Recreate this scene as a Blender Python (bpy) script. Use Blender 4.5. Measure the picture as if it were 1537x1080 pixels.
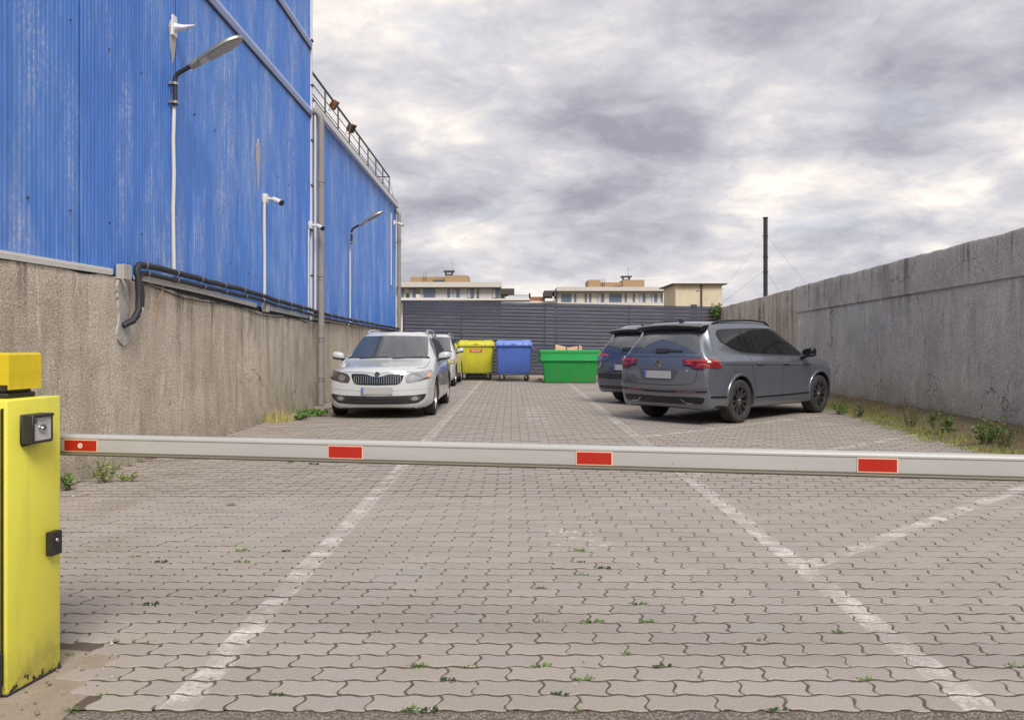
import bpy, bmesh, math, random
from mathutils import Vector, Matrix
from mathutils.bvhtree import BVHTree
from mathutils.geometry import delaunay_2d_cdt
random.seed(7)
R = math.radians
for o in list(bpy.data.objects):
    bpy.data.objects.remove(o)
S = bpy.context.scene
C = S.collection

# ------------------------------------------------------------------ camera
F, H, CX, HY = 1180.0, 1.26, 768.5, 515.0        # photo focal length (px), eye height (m), principal x, horizon row
cam = bpy.data.cameras.new('camera'); camo = bpy.data.objects.new('camera', cam); C.objects.link(camo)
camo.location = (0, 0, H); camo.rotation_euler = (R(90), 0, 0)
cam.sensor_width = 36.0; cam.lens = 36.0 * F / 1537.0
cam.shift_y = -25.0 / 1537.0
cam.clip_start = 0.05; cam.clip_end = 5000
S.camera = camo

def W(px, py, Y):
    return Vector(((px - CX) / F * Y, Y, H - (py - HY) / F * Y))
def G(px, py):
    return W(px, py, F * H / (py - HY))

# ------------------------------------------------------------------ light
SUN_EL, SUN_AZ = R(48), R(162)       # azimuth clockwise from +Y: behind the camera, to its right
world = bpy.data.worlds.new('World'); S.world = world; world.use_nodes = True
S.view_settings.view_transform = 'Standard'
S.view_settings.look = 'None'
S.view_settings.exposure = 1.2
S.view_settings.gamma = 1.0
S.view_settings.use_curve_mapping = False
sun = bpy.data.lights.new('sun', 'SUN'); sun.energy = 1.5; sun.angle = R(26); sun.color = (1.0, 0.95, 0.88)
suno = bpy.data.objects.new('sun', sun); C.objects.link(suno)
sd = Vector((math.sin(SUN_AZ) * math.cos(SUN_EL), math.cos(SUN_AZ) * math.cos(SUN_EL), math.sin(SUN_EL)))
suno.location = sd * 60
suno.rotation_euler = sd.to_track_quat('Z', 'Y').to_euler()

# ------------------------------------------------------------------ node helper
class NT:
    def __init__(s, nt):
        s.nt = nt
    def node(s, t, **kw):
        n = s.nt.nodes.new(t)
        for k, v in kw.items():
            setattr(n, k, v)
        return n
    def put(s, sock, v):
        if isinstance(v, bpy.types.NodeSocket):
            s.nt.links.new(v, sock)
        elif v is not None:
            if sock.type in ('RGBA',) and not hasattr(v, '__len__'):
                v = (v, v, v, 1)
            if sock.type == 'RGBA' and len(v) == 3:
                v = (*v, 1)
            sock.default_value = v
    def m(s, op, a, b=None, c=None, clamp=False):
        n = s.node('ShaderNodeMath', operation=op, use_clamp=clamp)
        s.put(n.inputs[0], a)
        if b is not None: s.put(n.inputs[1], b)
        if c is not None: s.put(n.inputs[2], c)
        return n.outputs[0]
    def v(s, op, a, b=None):
        n = s.node('ShaderNodeVectorMath', operation=op)
        s.put(n.inputs[0], a)
        if b is not None: s.put(n.inputs[1], b)
        return n.outputs['Value'] if op in ('DOT_PRODUCT', 'LENGTH', 'DISTANCE') else n.outputs[0]
    def noise(s, vec, scale, detail=4, rough=0.55, dist=0.0, out=0):
        n = s.node('ShaderNodeTexNoise')
        s.put(n.inputs['Vector'], vec); s.put(n.inputs['Scale'], scale)
        n.inputs['Detail'].default_value = detail; n.inputs['Roughness'].default_value = rough
        n.inputs['Distortion'].default_value = dist
        return n.outputs[out]
    def voro(s, vec, scale, feature='F1', out='Distance'):
        n = s.node('ShaderNodeTexVoronoi', feature=feature)
        s.put(n.inputs['Vector'], vec); s.put(n.inputs['Scale'], scale)
        return n.outputs[out]
    def ramp(s, f, *st):
        n = s.node('ShaderNodeValToRGB'); cr = n.color_ramp
        while len(cr.elements) < len(st): cr.elements.new(0.5)
        for e, (p, c) in zip(cr.elements, st):
            e.position = p
            e.color = (c, c, c, 1) if not hasattr(c, '__len__') else (*c, 1)
        s.put(n.inputs[0], f)
        return n.outputs[0]
    def mr(s, f, a, b, c=0.0, d=1.0, smooth=False):
        n = s.node('ShaderNodeMapRange', interpolation_type='SMOOTHSTEP' if smooth else 'LINEAR')
        s.put(n.inputs[0], f)
        for i, q in enumerate((a, b, c, d)): s.put(n.inputs[i + 1], q)
        return n.outputs[0]
    def mix(s, f, a, b, mode='MIX'):
        n = s.node('ShaderNodeMix', data_type='RGBA', blend_type=mode)
        s.put(n.inputs[0], f); s.put(n.inputs[6], a); s.put(n.inputs[7], b)
        return n.outputs[2]
    def xyz(s, x=0.0, y=0.0, z=0.0):
        n = s.node('ShaderNodeCombineXYZ')
        for i, q in enumerate((x, y, z)): s.put(n.inputs[i], q)
        return n.outputs[0]
    def sep(s, vec):
        n = s.node('ShaderNodeSeparateXYZ'); s.put(n.inputs[0], vec)
        return n.outputs
    def pos(s):
        return s.node('ShaderNodeNewGeometry').outputs['Position']
    def obj(s):
        return s.node('ShaderNodeTexCoord').outputs['Object']
    def rnd(s):
        return s.node('ShaderNodeObjectInfo').outputs['Random']
    def scale(s, vec, k):
        return s.v('MULTIPLY', vec, k)
    def bump(s, h, strength=0.5, dist=0.01, normal=None):
        n = s.node('ShaderNodeBump')
        s.put(n.inputs['Height'], h); n.inputs['Strength'].default_value = strength; n.inputs['Distance'].default_value = dist
        if normal is not None: s.put(n.inputs['Normal'], normal)
        return n.outputs[0]

def srgb(r, g, b):
    f = lambda c: (c / 255 / 12.92) if c / 255 <= 0.04045 else ((c / 255 + 0.055) / 1.055) ** 2.4
    return (f(r), f(g), f(b))

MATS = {}
def material(name, col=0.5, rough=0.6, metal=0.0, spec=0.5, coat=0.0, fn=None, **kw):
    mt = bpy.data.materials.new(name); mt.use_nodes = True
    b = mt.node_tree.nodes['Principled BSDF']
    n = NT(mt.node_tree)
    c = col if hasattr(col, '__len__') else (col, col, col)
    b.inputs['Base Color'].default_value = (*c, 1)
    b.inputs['Roughness'].default_value = rough
    b.inputs['Metallic'].default_value = metal
    b.inputs['Specular IOR Level'].default_value = spec
    b.inputs['Coat Weight'].default_value = coat
    b.inputs['Coat Roughness'].default_value = 0.03
    for k, v in kw.items():
        b.inputs[k.replace('_', ' ')].default_value = v
    if fn: fn(n, b, c)
    MATS[name] = mt
    return mt

def weathered(var=0.12, scale=6.0, grime=0.25, bstr=0.1, fine=120):
    """small colour variation, dust and fine relief in object space"""
    def fn(n, b, c):
        p = n.obj()
        a = n.noise(p, scale, 5, 0.6)
        f = n.noise(p, fine, 3, 0.6)
        k = n.m('MULTIPLY_ADD', a, 2 * var, 1 - var)
        col = n.mix(1.0, c, n.xyz(k, k, k), 'MULTIPLY')
        dirt = n.mr(n.noise(n.scale(p, (3, 3, 0.8)), scale * 0.8, 5, 0.65), 0.52, 0.75, 0, grime)
        col = n.mix(dirt, col, (0.16, 0.14, 0.115))
        n.put(b.inputs['Base Color'], col)
        r0 = b.inputs['Roughness'].default_value
        n.put(b.inputs['Roughness'], n.m('ADD', n.m('MULTIPLY_ADD', a, 0.2, r0 - 0.1), n.m('MULTIPLY', dirt, 0.3), clamp=True))
        if bstr: n.put(b.inputs['Normal'], n.bump(n.m('ADD', a, n.m('MULTIPLY', f, 0.3)), bstr, 0.01))
    return fn

# ------------------------------------------------------------------ world sky with broken cloud
def make_world():
    n = NT(world.node_tree); nt = world.node_tree
    bg = nt.nodes['Background']
    sky = n.node('ShaderNodeTexSky', sky_type='NISHITA')
    sky.sun_disc = False; sky.sun_elevation = SUN_EL; sky.sun_rotation = SUN_AZ
    sky.air_density = 1.0; sky.dust_density = 2.0
    d = n.v('NORMALIZE', n.node('ShaderNodeTexCoord').outputs['Generated'])
    x, y, z = n.sep(d)
    zz = n.m('MAXIMUM', z, 0.0)
    k = n.m('DIVIDE', 1.0, n.m('ADD', zz, 0.42))
    uv = n.xyz(n.m('MULTIPLY', x, k), n.m('MULTIPLY', y, k), n.m('MULTIPLY', n.m('MULTIPLY', zz, k), 2.6))
    uv = n.v('ADD', uv, (7.3, 2.1, 0.4))
    warp = n.v('SUBTRACT', n.noise(uv, 2.2, 4, 0.55, out=1), (0.5, 0.5, 0.5))
    uvw = n.v('ADD', uv, n.scale(warp, (0.20, 0.20, 0.16)))
    def dens(v):
        big = n.noise(v, 1.5, 2, 0.5)
        mid = n.noise(v, 3.6, 8, 0.60)
        bil = n.m('ABSOLUTE', n.m('MULTIPLY_ADD', n.noise(v, 5.2, 7, 0.58), 2.0, -1.0))       # billows
        return n.m('ADD', n.m('ADD', n.m('MULTIPLY', big, 0.70), n.m('MULTIPLY', mid, 0.44)), n.m('MULTIPLY', bil, -0.26))
    t = dens(uvw)
    up = dens(n.v('ADD', uvw, (0.0, 0.0, 0.07)))
    rel = n.m('MULTIPLY', n.m('SUBTRACT', t, up), 2.2)          # sunlit tops, grey bases
    tone_ = n.m('SUBTRACT', n.mr(t, 0.415, 0.645), rel)
    cloud = n.ramp(tone_, (0.0, (7.6, 7.0, 6.4)), (0.14, (6.4, 6.0, 5.75)), (0.34, (5.1, 4.95, 5.1)),
                   (0.55, (4.1, 4.07, 4.45)), (0.80, (3.15, 3.17, 3.6)), (1.0, (2.5, 2.53, 2.95)))
    gap = n.mr(n.noise(n.v('ADD', uvw, (3.0, 9.0, 0.0)), 2.6, 6, 0.55), 0.60, 0.76, 0.0, 0.45)
    skyb = n.mix(0.6, n.mix(1.0, sky.outputs[0], (0.9, 0.95, 1.05), 'MULTIPLY'), (5.6, 5.9, 6.6))
    col = n.mix(gap, cloud, skyb)
    low = n.mr(zz, 0.0, 0.14, 0.35, 0.0, True)        # thin bright haze all round the horizon
    col = n.mix(low, col, (6.2, 5.85, 5.8))
    n.put(bg.inputs['Color'], col)
    bg.inputs['Strength'].default_value = 0.065
make_world()

# ------------------------------------------------------------------ mesh builder
class MB:
    def __init__(s):
        s.v = []; s.f = []; s.mi = []
    def add(s, verts, faces, mi=0, M=None):
        o = len(s.v)
        s.v += [tuple(M @ Vector(p)) if M is not None else tuple(p) for p in verts]
        for f in faces:
            s.f.append([i + o for i in f]); s.mi.append(mi)
        return s
    def box(s, lo, hi, mi=0, M=None, bev=0.0, seg=1):
        x0, y0, z0 = lo; x1, y1, z1 = hi
        vs = [(x0, y0, z0), (x1, y0, z0), (x1, y1, z0), (x0, y1, z0), (x0, y0, z1), (x1, y0, z1), (x1, y1, z1), (x0, y1, z1)]
        fs = [(0, 3, 2, 1), (4, 5, 6, 7), (0, 1, 5, 4), (1, 2, 6, 5), (2, 3, 7, 6), (3, 0, 4, 7)]
        if bev:
            b = bmesh.new(); bv = [b.verts.new(p) for p in vs]
            for f in fs: b.faces.new([bv[i] for i in f])
            bmesh.ops.bevel(b, geom=b.edges[:], offset=bev, segments=seg, affect='EDGES', profile=0.5)
            b.verts.index_update()
            vs = [v.co.copy() for v in b.verts]; fs = [[v.index for v in f.verts] for f in b.faces]; b.free()
        return s.add(vs, fs, mi, M)
    def tube(s, path, r, n=10, mi=0, caps=True, M=None):
        path = [Vector(p) for p in path]; rs = r if hasattr(r, '__len__') else [r] * len(path)
        vs = []; fs = []; prev = None
        for i, p in enumerate(path):
            a = path[max(i - 1, 0)]; b = path[min(i + 1, len(path) - 1)]
            t = (b - a).normalized()
            if prev is None:
                u = t.orthogonal().normalized()
            else:
                u = (prev - t * prev.dot(t)).normalized()
            prev = u; w = t.cross(u)
            for j in range(n):
                an = 2 * math.pi * j / n
                vs.append(p + (u * math.cos(an) + w * math.sin(an)) * rs[i])
        for i in range(len(path) - 1):
            for j in range(n):
                fs.append((i * n + j, i * n + (j + 1) % n, (i + 1) * n + (j + 1) % n, (i + 1) * n + j))
        if caps:
            fs.append(tuple(range(n))[::-1]); fs.append(tuple(range((len(path) - 1) * n, len(path) * n)))
        return s.add(vs, fs, mi, M)
    def lathe(s, prof, n=32, axis='Y', mi=0, M=None):
        """prof: (radius, along) pairs, closed by the axis only where radius is 0"""
        vs = []; fs = []
        for r, h in prof:
            for j in range(n):
                a = 2 * math.pi * j / n; c, d = r * math.cos(a), r * math.sin(a)
                vs.append({'Y': (c, h, d), 'Z': (c, d, h), 'X': (h, c, d)}[axis])
        for i in range(len(prof) - 1):
            for j in range(n):
                fs.append((i * n + j, i * n + (j + 1) % n, (i + 1) * n + (j + 1) % n, (i + 1) * n + j))
        return s.add(vs, fs, mi, M)
    def prism(s, poly, a, b, axis='Y', mi=0, M=None):
        """2-D outline extruded from a to b along axis; poly given in the two other axes in order"""
        mk = {'Y': lambda p, t: (p[0], t, p[1]), 'X': lambda p, t: (t, p[0], p[1]), 'Z': lambda p, t: (p[0], p[1], t)}[axis]
        n = len(poly)
        vs = [mk(p, a) for p in poly] + [mk(p, b) for p in poly]
        fs = [tuple(range(n)), tuple(range(n, 2 * n))[::-1]] + [(i, i + n, (i + 1) % n + n, (i + 1) % n) for i in range(n)]
        return s.add(vs, fs, mi, M)
    def mesh(s, name, mats, smooth=False):
        me = bpy.data.meshes.new(name)
        me.from_pydata(s.v, [], s.f)
        for m_ in (mats if isinstance(mats, (list, tuple)) else [mats]): me.materials.append(MATS[m_])
        me.polygons.foreach_set('material_index', s.mi)
        b = bmesh.new(); b.from_mesh(me); bmesh.ops.recalc_face_normals(b, faces=b.faces[:]); b.to_mesh(me); b.free()
        if smooth:
            me.polygons.foreach_set('use_smooth', [True] * len(me.polygons))
            me.set_sharp_from_angle(angle=R(smooth if smooth is not True else 35))
        me.update()
        return me
    def build(s, name, mats, parent=None, smooth=False, loc=None, rot=None):
        return link(name, s.mesh(name, mats, smooth), parent, loc, rot)

def link(name, me, parent=None, loc=None, rot=None):
    o = bpy.data.objects.new(name, me); C.objects.link(o)
    if parent is not None: o.parent = parent
    if loc is not None: o.location = loc
    if rot is not None: o.rotation_euler = rot
    return o
def tag(o, label=None, cat=None, group=None, kind=None):
    if label: o['label'] = label
    if cat: o['category'] = cat
    if group: o['group'] = group
    if kind: o['kind'] = kind
    return o
def thing(name, label, cat, loc=(0, 0, 0), rz=0.0, group=None):
    o = bpy.data.objects.new(name, None); C.objects.link(o)
    o.location = loc; o.rotation_euler = (0, 0, rz); o.empty_display_size = 0.2
    return tag(o, label, cat, group)
def part(name, mats, parent, smooth=False, **kw):
    """one-box part"""
    return MB().box(kw['lo'], kw['hi'], bev=kw.get('bev', 0)).build(name, mats, parent, smooth)
def arc(c, r, a0, a1, n, ux, uz):
    return [Vector(c) + Vector(ux) * r * math.cos(a0 + (a1 - a0) * i / n) + Vector(uz) * r * math.sin(a0 + (a1 - a0) * i / n) for i in range(n + 1)]
def chaikin(pts, it=2, closed=True, cut=0.25):
    pts = [Vector(p) for p in pts]
    for _ in range(it):
        q = []; n = len(pts)
        for i in range(n if closed else n - 1):
            a, b = pts[i], pts[(i + 1) % n]
            q += [a.lerp(b, cut), a.lerp(b, 1 - cut)]
        if not closed: q = [pts[0]] + q + [pts[-1]]
        pts = q
    return pts
def text_mesh(txt, size, depth=0.001):
    cu = bpy.data.curves.new('lettering', 'FONT'); cu.body = txt; cu.size = size; cu.extrude = depth
    cu.align_x = 'CENTER'; cu.align_y = 'CENTER'
    o = bpy.data.objects.new('lettering', cu); C.objects.link(o)
    dg = bpy.context.evaluated_depsgraph_get()
    me = bpy.data.meshes.new_from_object(o.evaluated_get(dg))
    bpy.data.objects.remove(o)
    return me

# ------------------------------------------------------------------ ground materials
PL, PP, PY0, PX0 = 0.2435, 0.1217, 2.70, -0.014        # paver length, row pitch, first row, first joint

def paint_mask(n, x, y):
    """worn white bay markings, by ground position"""
    wob = n.m('MULTIPLY', n.m('SUBTRACT', n.noise(n.xyz(x, y, 0), 3.0, 2), 0.5), 0.05)
    l1 = n.m('ABSOLUTE', n.m('ADD', n.m('SUBTRACT', x, n.m('MULTIPLY_ADD', y, 0.006, -1.175)), wob))
    l2 = n.m('ABSOLUTE', n.m('ADD', n.m('SUBTRACT', x, n.m('MULTIPLY_ADD', y, 0.0075, 1.60)), wob))
    m1 = n.mr(l1, 0.055, 0.065, 1, 0); m2 = n.mr(l2, 0.06, 0.07, 1, 0)
    tan, pitch = 0.868, 3.02
    c = n.m('SUBTRACT', y, n.m('MULTIPLY', n.m('SUBTRACT', x, 1.64), tan))
    ph = n.m('SUBTRACT', n.m('MODULO', n.m('ADD', n.m('SUBTRACT', c, 4.42), 30.2 + pitch / 2), pitch), pitch / 2)
    db = n.m('ADD', n.m('MULTIPLY', n.m('ABSOLUTE', ph), math.cos(math.atan(tan))), n.m('ABSOLUTE', wob))
    mb = n.mr(db, 0.055, 0.066, 1, 0)
    ok = n.m('MULTIPLY', n.m('MULTIPLY', n.m('GREATER_THAN', x, 1.68), n.m('LESS_THAN', x, 5.55)), n.m('GREATER_THAN', c, 3.5))
    mb = n.m('MULTIPLY', mb, ok)
    # the faded bay number between the two lines, and stray scraps
    px_ = n.mr(n.m('ABSOLUTE', n.m('SUBTRACT', x, 0.42)), 0.16, 0.24, 1, 0)
    py_ = n.mr(n.m('ABSOLUTE', n.m('SUBTRACT', y, 14.0)), 1.6, 1.9, 1, 0)
    st = n.m('GREATER_THAN', n.m('SINE', n.m('MULTIPLY', y, 12.0)), -0.1)
    mp = n.m('MULTIPLY', n.m('MULTIPLY', px_, py_), n.m('MULTIPLY', st, 0.8))
    qx = n.mr(n.m('ABSOLUTE', n.m('SUBTRACT', x, 0.40)), 0.12, 0.26, 1, 0)
    qy = n.mr(n.m('ABSOLUTE', n.m('SUBTRACT', y, 5.15)), 0.25, 0.45, 1, 0)
    mq = n.m('MULTIPLY', n.m('MULTIPLY', qx, qy), n.m('GREATER_THAN', n.noise(n.xyz(x, y, 3), 16, 2), 0.56))
    m_ = n.m('MAXIMUM', n.m('MAXIMUM', m1, m2), n.m('MAXIMUM', mb, n.m('MAXIMUM', mp, mq)))
    w1 = n.noise(n.xyz(x, y, 0), 4.5, 6, 0.7)
    w2 = n.noise(n.xyz(x, y, 1), 55, 3, 0.7)
    keep = n.mr(n.m('ADD', n.m('MULTIPLY', w1, 0.65), n.m('MULTIPLY', w2, 0.35)), 0.48, 0.61, 0.07, 0.62)
    return n.m('MULTIPLY', m_, keep)

def fn_paver(n, b, c):
    p = n.pos(); x, y, z = n.sep(p)
    at = n.node('ShaderNodeAttribute', attribute_name='tone').outputs['Fac']
    t = n.m('FRACT', n.m('ADD', at, n.rnd()))
    t2 = n.m('FRACT', n.m('MULTIPLY', t, 17.31))
    col = n.mix(n.mr(t, 0, 1, 0, 1), srgb(153, 145, 138), srgb(163, 154, 146))
    col = n.mix(n.m('MULTIPLY', n.m('GREATER_THAN', t2, 0.9), 0.2), col, srgb(150, 149, 152))
    big = n.noise(p, 0.55, 4, 0.6)
    col = n.mix(n.mr(big, 0.35, 0.75, 0.0, 0.4), col, srgb(146, 135, 122))
    g = n.noise(p, 420, 2, 0.7)
    sp = n.mr(n.voro(p, 260), 0.05, 0.3, 0.78, 1.06)
    k = n.m('MULTIPLY', n.m('MULTIPLY', n.mr(g, 0.25, 0.75, 0.76, 1.20), sp), n.mr(n.noise(p, 110, 3, 0.7), 0.3, 0.7, 0.88, 1.10))
    col = n.mix(1.0, col, n.xyz(k, k, k), 'MULTIPLY')
    # damp, mossy soiling on the left and along the walls
    soil = n.mr(n.noise(p, 1.7, 6, 0.65), 0.50, 0.72)
    side = n.m('MAXIMUM', n.mr(x, -3.9, -1.6, 0.75, 0.05), n.mr(x, 4.2, 5.7, 0.0, 0.6))
    col = n.mix(n.m('MULTIPLY', soil, side), col, srgb(112, 101, 80))
    blot = n.mr(n.noise(p, 6.0, 5, 0.7), 0.62, 0.74, 0.0, 0.35)
    col = n.mix(blot, col, srgb(126, 116, 104))
    pm = paint_mask(n, x, y)
    col = n.mix(pm, col, srgb(232, 226, 220))
    n.put(b.inputs['Base Color'], col)
    n.put(b.inputs['Roughness'], n.m('MULTIPLY_ADD', pm, -0.12, 0.9))
    h = n.m('ADD', n.m('MULTIPLY', g, 0.7), n.m('MULTIPLY', n.noise(p, 60, 4, 0.6), 0.8))
    n.put(b.inputs['Normal'], n.bump(h, 0.45, 0.003))
material('paver_concrete', 0.3, 0.9, fn=fn_paver)

def fn_joint(n, b, c):
    p = n.pos(); x, y, z = n.sep(p)
    col = n.mix(n.noise(p, 90, 3, 0.7), srgb(72, 63, 53), srgb(112, 100, 87))
    moss = n.mr(n.noise(p, 3.2, 5, 0.7), 0.54, 0.66, 0.0, 0.8)
    col = n.mix(n.m('MULTIPLY', moss, n.noise(p, 40, 2)), col, srgb(88, 104, 45))
    n.put(b.inputs['Base Color'], col)
    n.put(b.inputs['Normal'], n.bump(n.noise(p, 220, 3, 0.7), 0.8, 0.006))
material('joint_soil', 0.1, 0.95, fn=fn_joint)

def fn_asphalt(n, b, c):
    p = n.pos()
    v1 = n.voro(p, 95, out='Color'); v2 = n.voro(p, 95)
    col = n.mix(n.sep(v1)[0], srgb(108, 99, 92), srgb(158, 146, 136))
    col = n.mix(n.mr(v2, 0.3, 0.75, 0, 0.8), col, srgb(76, 68, 62))
    col = n.mix(n.mr(n.noise(p, 1.5, 4), 0.4, 0.7, 0, 0.3), col, srgb(130, 120, 108))
    n.put(b.inputs['Base Color'], col)
    n.put(b.inputs['Normal'], n.bump(n.m('SUBTRACT', 1.0, v2), 0.8, 0.008))
material('asphalt', 0.2, 0.9, fn=fn_asphalt)

def fn_footing(n, b, c):
    p = n.pos()
    a = n.noise(p, 7, 6, 0.65); g = n.noise(p, 170, 3, 0.7)
    col = n.mix(a, srgb(140, 126, 110), srgb(186, 170, 152))
    col = n.mix(n.mr(n.voro(p, 70), 0.05, 0.22, 0.6, 0.0), col, srgb(186, 172, 156))
    k = n.mr(g, 0.3, 0.7, 0.8, 1.15)
    n.put(b.inputs['Base Color'], n.mix(1.0, col, n.xyz(k, k, k), 'MULTIPLY'))
    n.put(b.inputs['Normal'], n.bump(n.m('ADD', n.m('MULTIPLY', a, 2), g), 0.8, 0.012))
material('footing_concrete', 0.3, 0.95, fn=fn_footing)

def fn_soil(n, b, c):
    p = n.pos()
    col = n.mix(n.noise(p, 5, 6, 0.7), srgb(96, 84, 62), srgb(150, 134, 106))
    col = n.mix(n.mr(n.noise(p, 2.3, 4), 0.5, 0.68, 0, 0.6), col, srgb(112, 116, 62))
    n.put(b.inputs['Base Color'], col)
    n.put(b.inputs['Normal'], n.bump(n.noise(p, 45, 5, 0.7), 0.9, 0.02))
material('soil', 0.15, 0.97, fn=fn_soil)

def fn_plaster(light, dark, streak, strk=0.8, spots_=(), top=1.85):
    def fn(n, b, c):
        p = n.pos(); x, y, z = n.sep(p)
        along = n.v('MULTIPLY', p, (1.0, 1.0, 0.16))          # vertical run-off streaks
        s1 = n.noise(along, 3.2, 6, 0.65); s2 = n.noise(n.v('ADD', along, (5, 3, 1)), 9.0, 5, 0.7)
        big = n.noise(p, 0.8, 5, 0.6)
        col = n.mix(n.mr(big, 0.3, 0.7), dark, light)
        vary = n.mr(n.noise(p, 0.55, 4, 0.6), 0.36, 0.62, 0.15, 1.0)
        col = n.mix(n.m('MULTIPLY', vary, n.mr(s1, 0.46, 0.64, 0, strk)), col, streak)
        bl_ = n.noise(p, 2.1, 6, 0.7)
        col = n.mix(n.mr(bl_, 0.50, 0.68, 0, 0.55), col, tuple(q * 0.72 for q in dark))
        damp = n.m('MULTIPLY', n.mr(z, 0.05, 0.6, 0.5, 0.0), n.mr(n.noise(p, 1.4, 5, 0.7), 0.35, 0.6))
        col = n.mix(damp, col, tuple(q * 0.6 for q in streak))
        col = n.mix(n.mr(s2, 0.56, 0.72, 0, 0.5), col, tuple(q * 0.62 for q in streak))
        drip = n.m('MULTIPLY', n.mr(n.noise(n.v('MULTIPLY', p, (1.0, 1.0, 0.05)), 4.5, 4, 0.65), 0.50, 0.60), n.m('MULTIPLY', n.mr(z, top - 1.3, top, 0.0, 0.85), n.mr(n.noise(p, 0.9, 3), 0.38, 0.6)))
        col = n.mix(drip, col, tuple(q * 0.55 for q in streak))
        pale = n.mr(n.noise(n.v('ADD', along, (1, 8, 2)), 5.0, 5, 0.7), 0.58, 0.70, 0, 0.75)
        col = n.mix(pale, col, tuple(min(1, q * 1.3) for q in light))
        # roughcast grain: pits and grit
        gr = n.noise(p, 75, 2, 0.6); gr2 = n.noise(p, 30, 4, 0.75)
        k = n.m('MULTIPLY', n.mr(gr, 0.34, 0.66, 0.62, 1.40), n.mr(gr2, 0.3, 0.7, 0.80, 1.18))
        col = n.mix(1.0, col, n.xyz(k, k, k), 'MULTIPLY')
        pit = n.mr(gr2, 0.28, 0.38, 0.5, 0.0)
        col = n.mix(pit, col, tuple(q * 0.35 for q in dark))
        fl = n.noise(p, 2.6, 7, 0.72, 0.4)
        for (fy, fz, fr, fk) in spots_:
            dd = n.v('LENGTH', n.xyz(0.0, n.m('SUBTRACT', y, fy), n.m('MULTIPLY', n.m('SUBTRACT', z, fz), 1.0)))
            fl = n.m('ADD', fl, n.mr(dd, 0.0, fr, fk, 0.0))
        flake = n.mr(fl, 0.655, 0.675, 0, 0.6)
        col = n.mix(flake, col, srgb(206, 202, 197))
        cw = n.v('ADD', p, n.scale(n.v('SUBTRACT', n.noise(p, 1.7, 4, 0.6, out=1), (0.5, 0.5, 0.5)), (0.9, 0.9, 0.9)))
        ce = n.voro(cw, 0.55, 'DISTANCE_TO_EDGE')
        crack = n.m('MULTIPLY', n.mr(ce, 0.003, 0.007, 1, 0), n.mr(n.noise(p, 0.9, 3), 0.5, 0.6, 0, 0.8))
        col = n.mix(crack, col, tuple(q * 0.25 for q in dark))
        n.put(b.inputs['Base Color'], col)
        hgt = n.m('ADD', n.m('MULTIPLY', gr, 1.0), n.m('ADD', n.m('MULTIPLY', gr2, 1.4), n.m('MULTIPLY', flake, -1.2)))
        nb = n.bump(hgt, 0.75, 0.014)
        n.put(b.inputs['Normal'], n.bump(n.noise(p, 2.0, 4), 0.3, 0.05, nb))
    return fn
material('plaster_left', 0.3, 0.95, fn=fn_plaster(srgb(216, 205, 188), srgb(192, 180, 163), srgb(150, 136, 114), strk=0.78))
material('plaster_right', 0.25, 0.95, fn=fn_plaster(srgb(214, 208, 198), srgb(197, 190, 180), srgb(158, 150, 140), strk=0.45, top=2.7, spots_=((15.7, 1.38, .5, .26), (14.75, 1.74, .4, .26), (12.5, 1.74, .5, .24), (14.1, 2.25, .4, .24), (15.8, .32, .8, .26), (11.0, .7, .7, .2), (17.2, 1.5, .4, .24))))
material('cement_smear', srgb(170, 168, 165), 0.9, fn=weathered(0.25, 14, 0.2, 0.6, 60))

# ------------------------------------------------------------------ ground, road, paving
gm = MB(); gm.add([(-900, -400, -0.12), (900, -400, -0.12), (900, 1500, -0.12), (-900, 1500, -0.12)], [(0, 1, 2, 3)])
tag(gm.build('ground', 'soil'), 'bare earth far beyond the parking yard', kind='structure')

rd = MB()
rows = [(-40 + 42.715 * t / 6) for t in range(7)]
xs = [-30 + 5 * i for i in range(13)]
rd.add([(x, y, -0.009) for y in rows for x in xs],
       [(j * 13 + i, j * 13 + i + 1, (j + 1) * 13 + i + 1, (j + 1) * 13 + i) for j in range(6) for i in range(12)])
tag(rd.build('road', 'asphalt'), 'rough asphalt apron in front of the paving', kind='structure')

def bank_edge(y):           # right edge of the paving, where the grass strip starts
    pts = [(0, 5.35), (8.6, 5.5), (9.9, 5.35), (12.7, 5.8), (14.2, 6.05), (20, 6.6), (28, 7.1)]
    for (a, xa), (b, xb) in zip(pts, pts[1:]):
        if y <= b: return xa + (xb - xa) * (y - a) / (b - a)
    return 7.1
def rwall_x(y): return 6.62 + 0.0236 * y            # inner face of the right-hand wall
LWX = -4.0                                          # face of the left-hand wall

paving = thing('paving', None, None); tag(paving, 'grey wavy concrete block paving of the yard', kind='structure')
jb = MB(); jb.add([(LWX - 0.1, 2.712, -0.0030), (7.3, 2.712, -0.0030), (7.3, 27.7, -0.0030), (LWX - 0.1, 27.7, -0.0030)], [(0, 1, 2, 3)])
jb.build('joint_bed', 'joint_soil', paving)

FOOT = [(-2.9, 2.0), (-1.50, 2.0), (-1.515, 2.70), (-1.52, 2.84), (-1.60, 2.98), (-1.585, 3.10), (-1.60, 3.25), (-2.9, 3.27)]
def in_poly(x, y, P):
    c = False
    for i in range(len(P)):
        (x0, y0), (x1, y1) = P[i], P[i - 1]
        if (y0 > y) != (y1 > y) and x < (x1 - x0) * (y - y0) / (y1 - y0) + x0: c = not c
    return c

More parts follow.
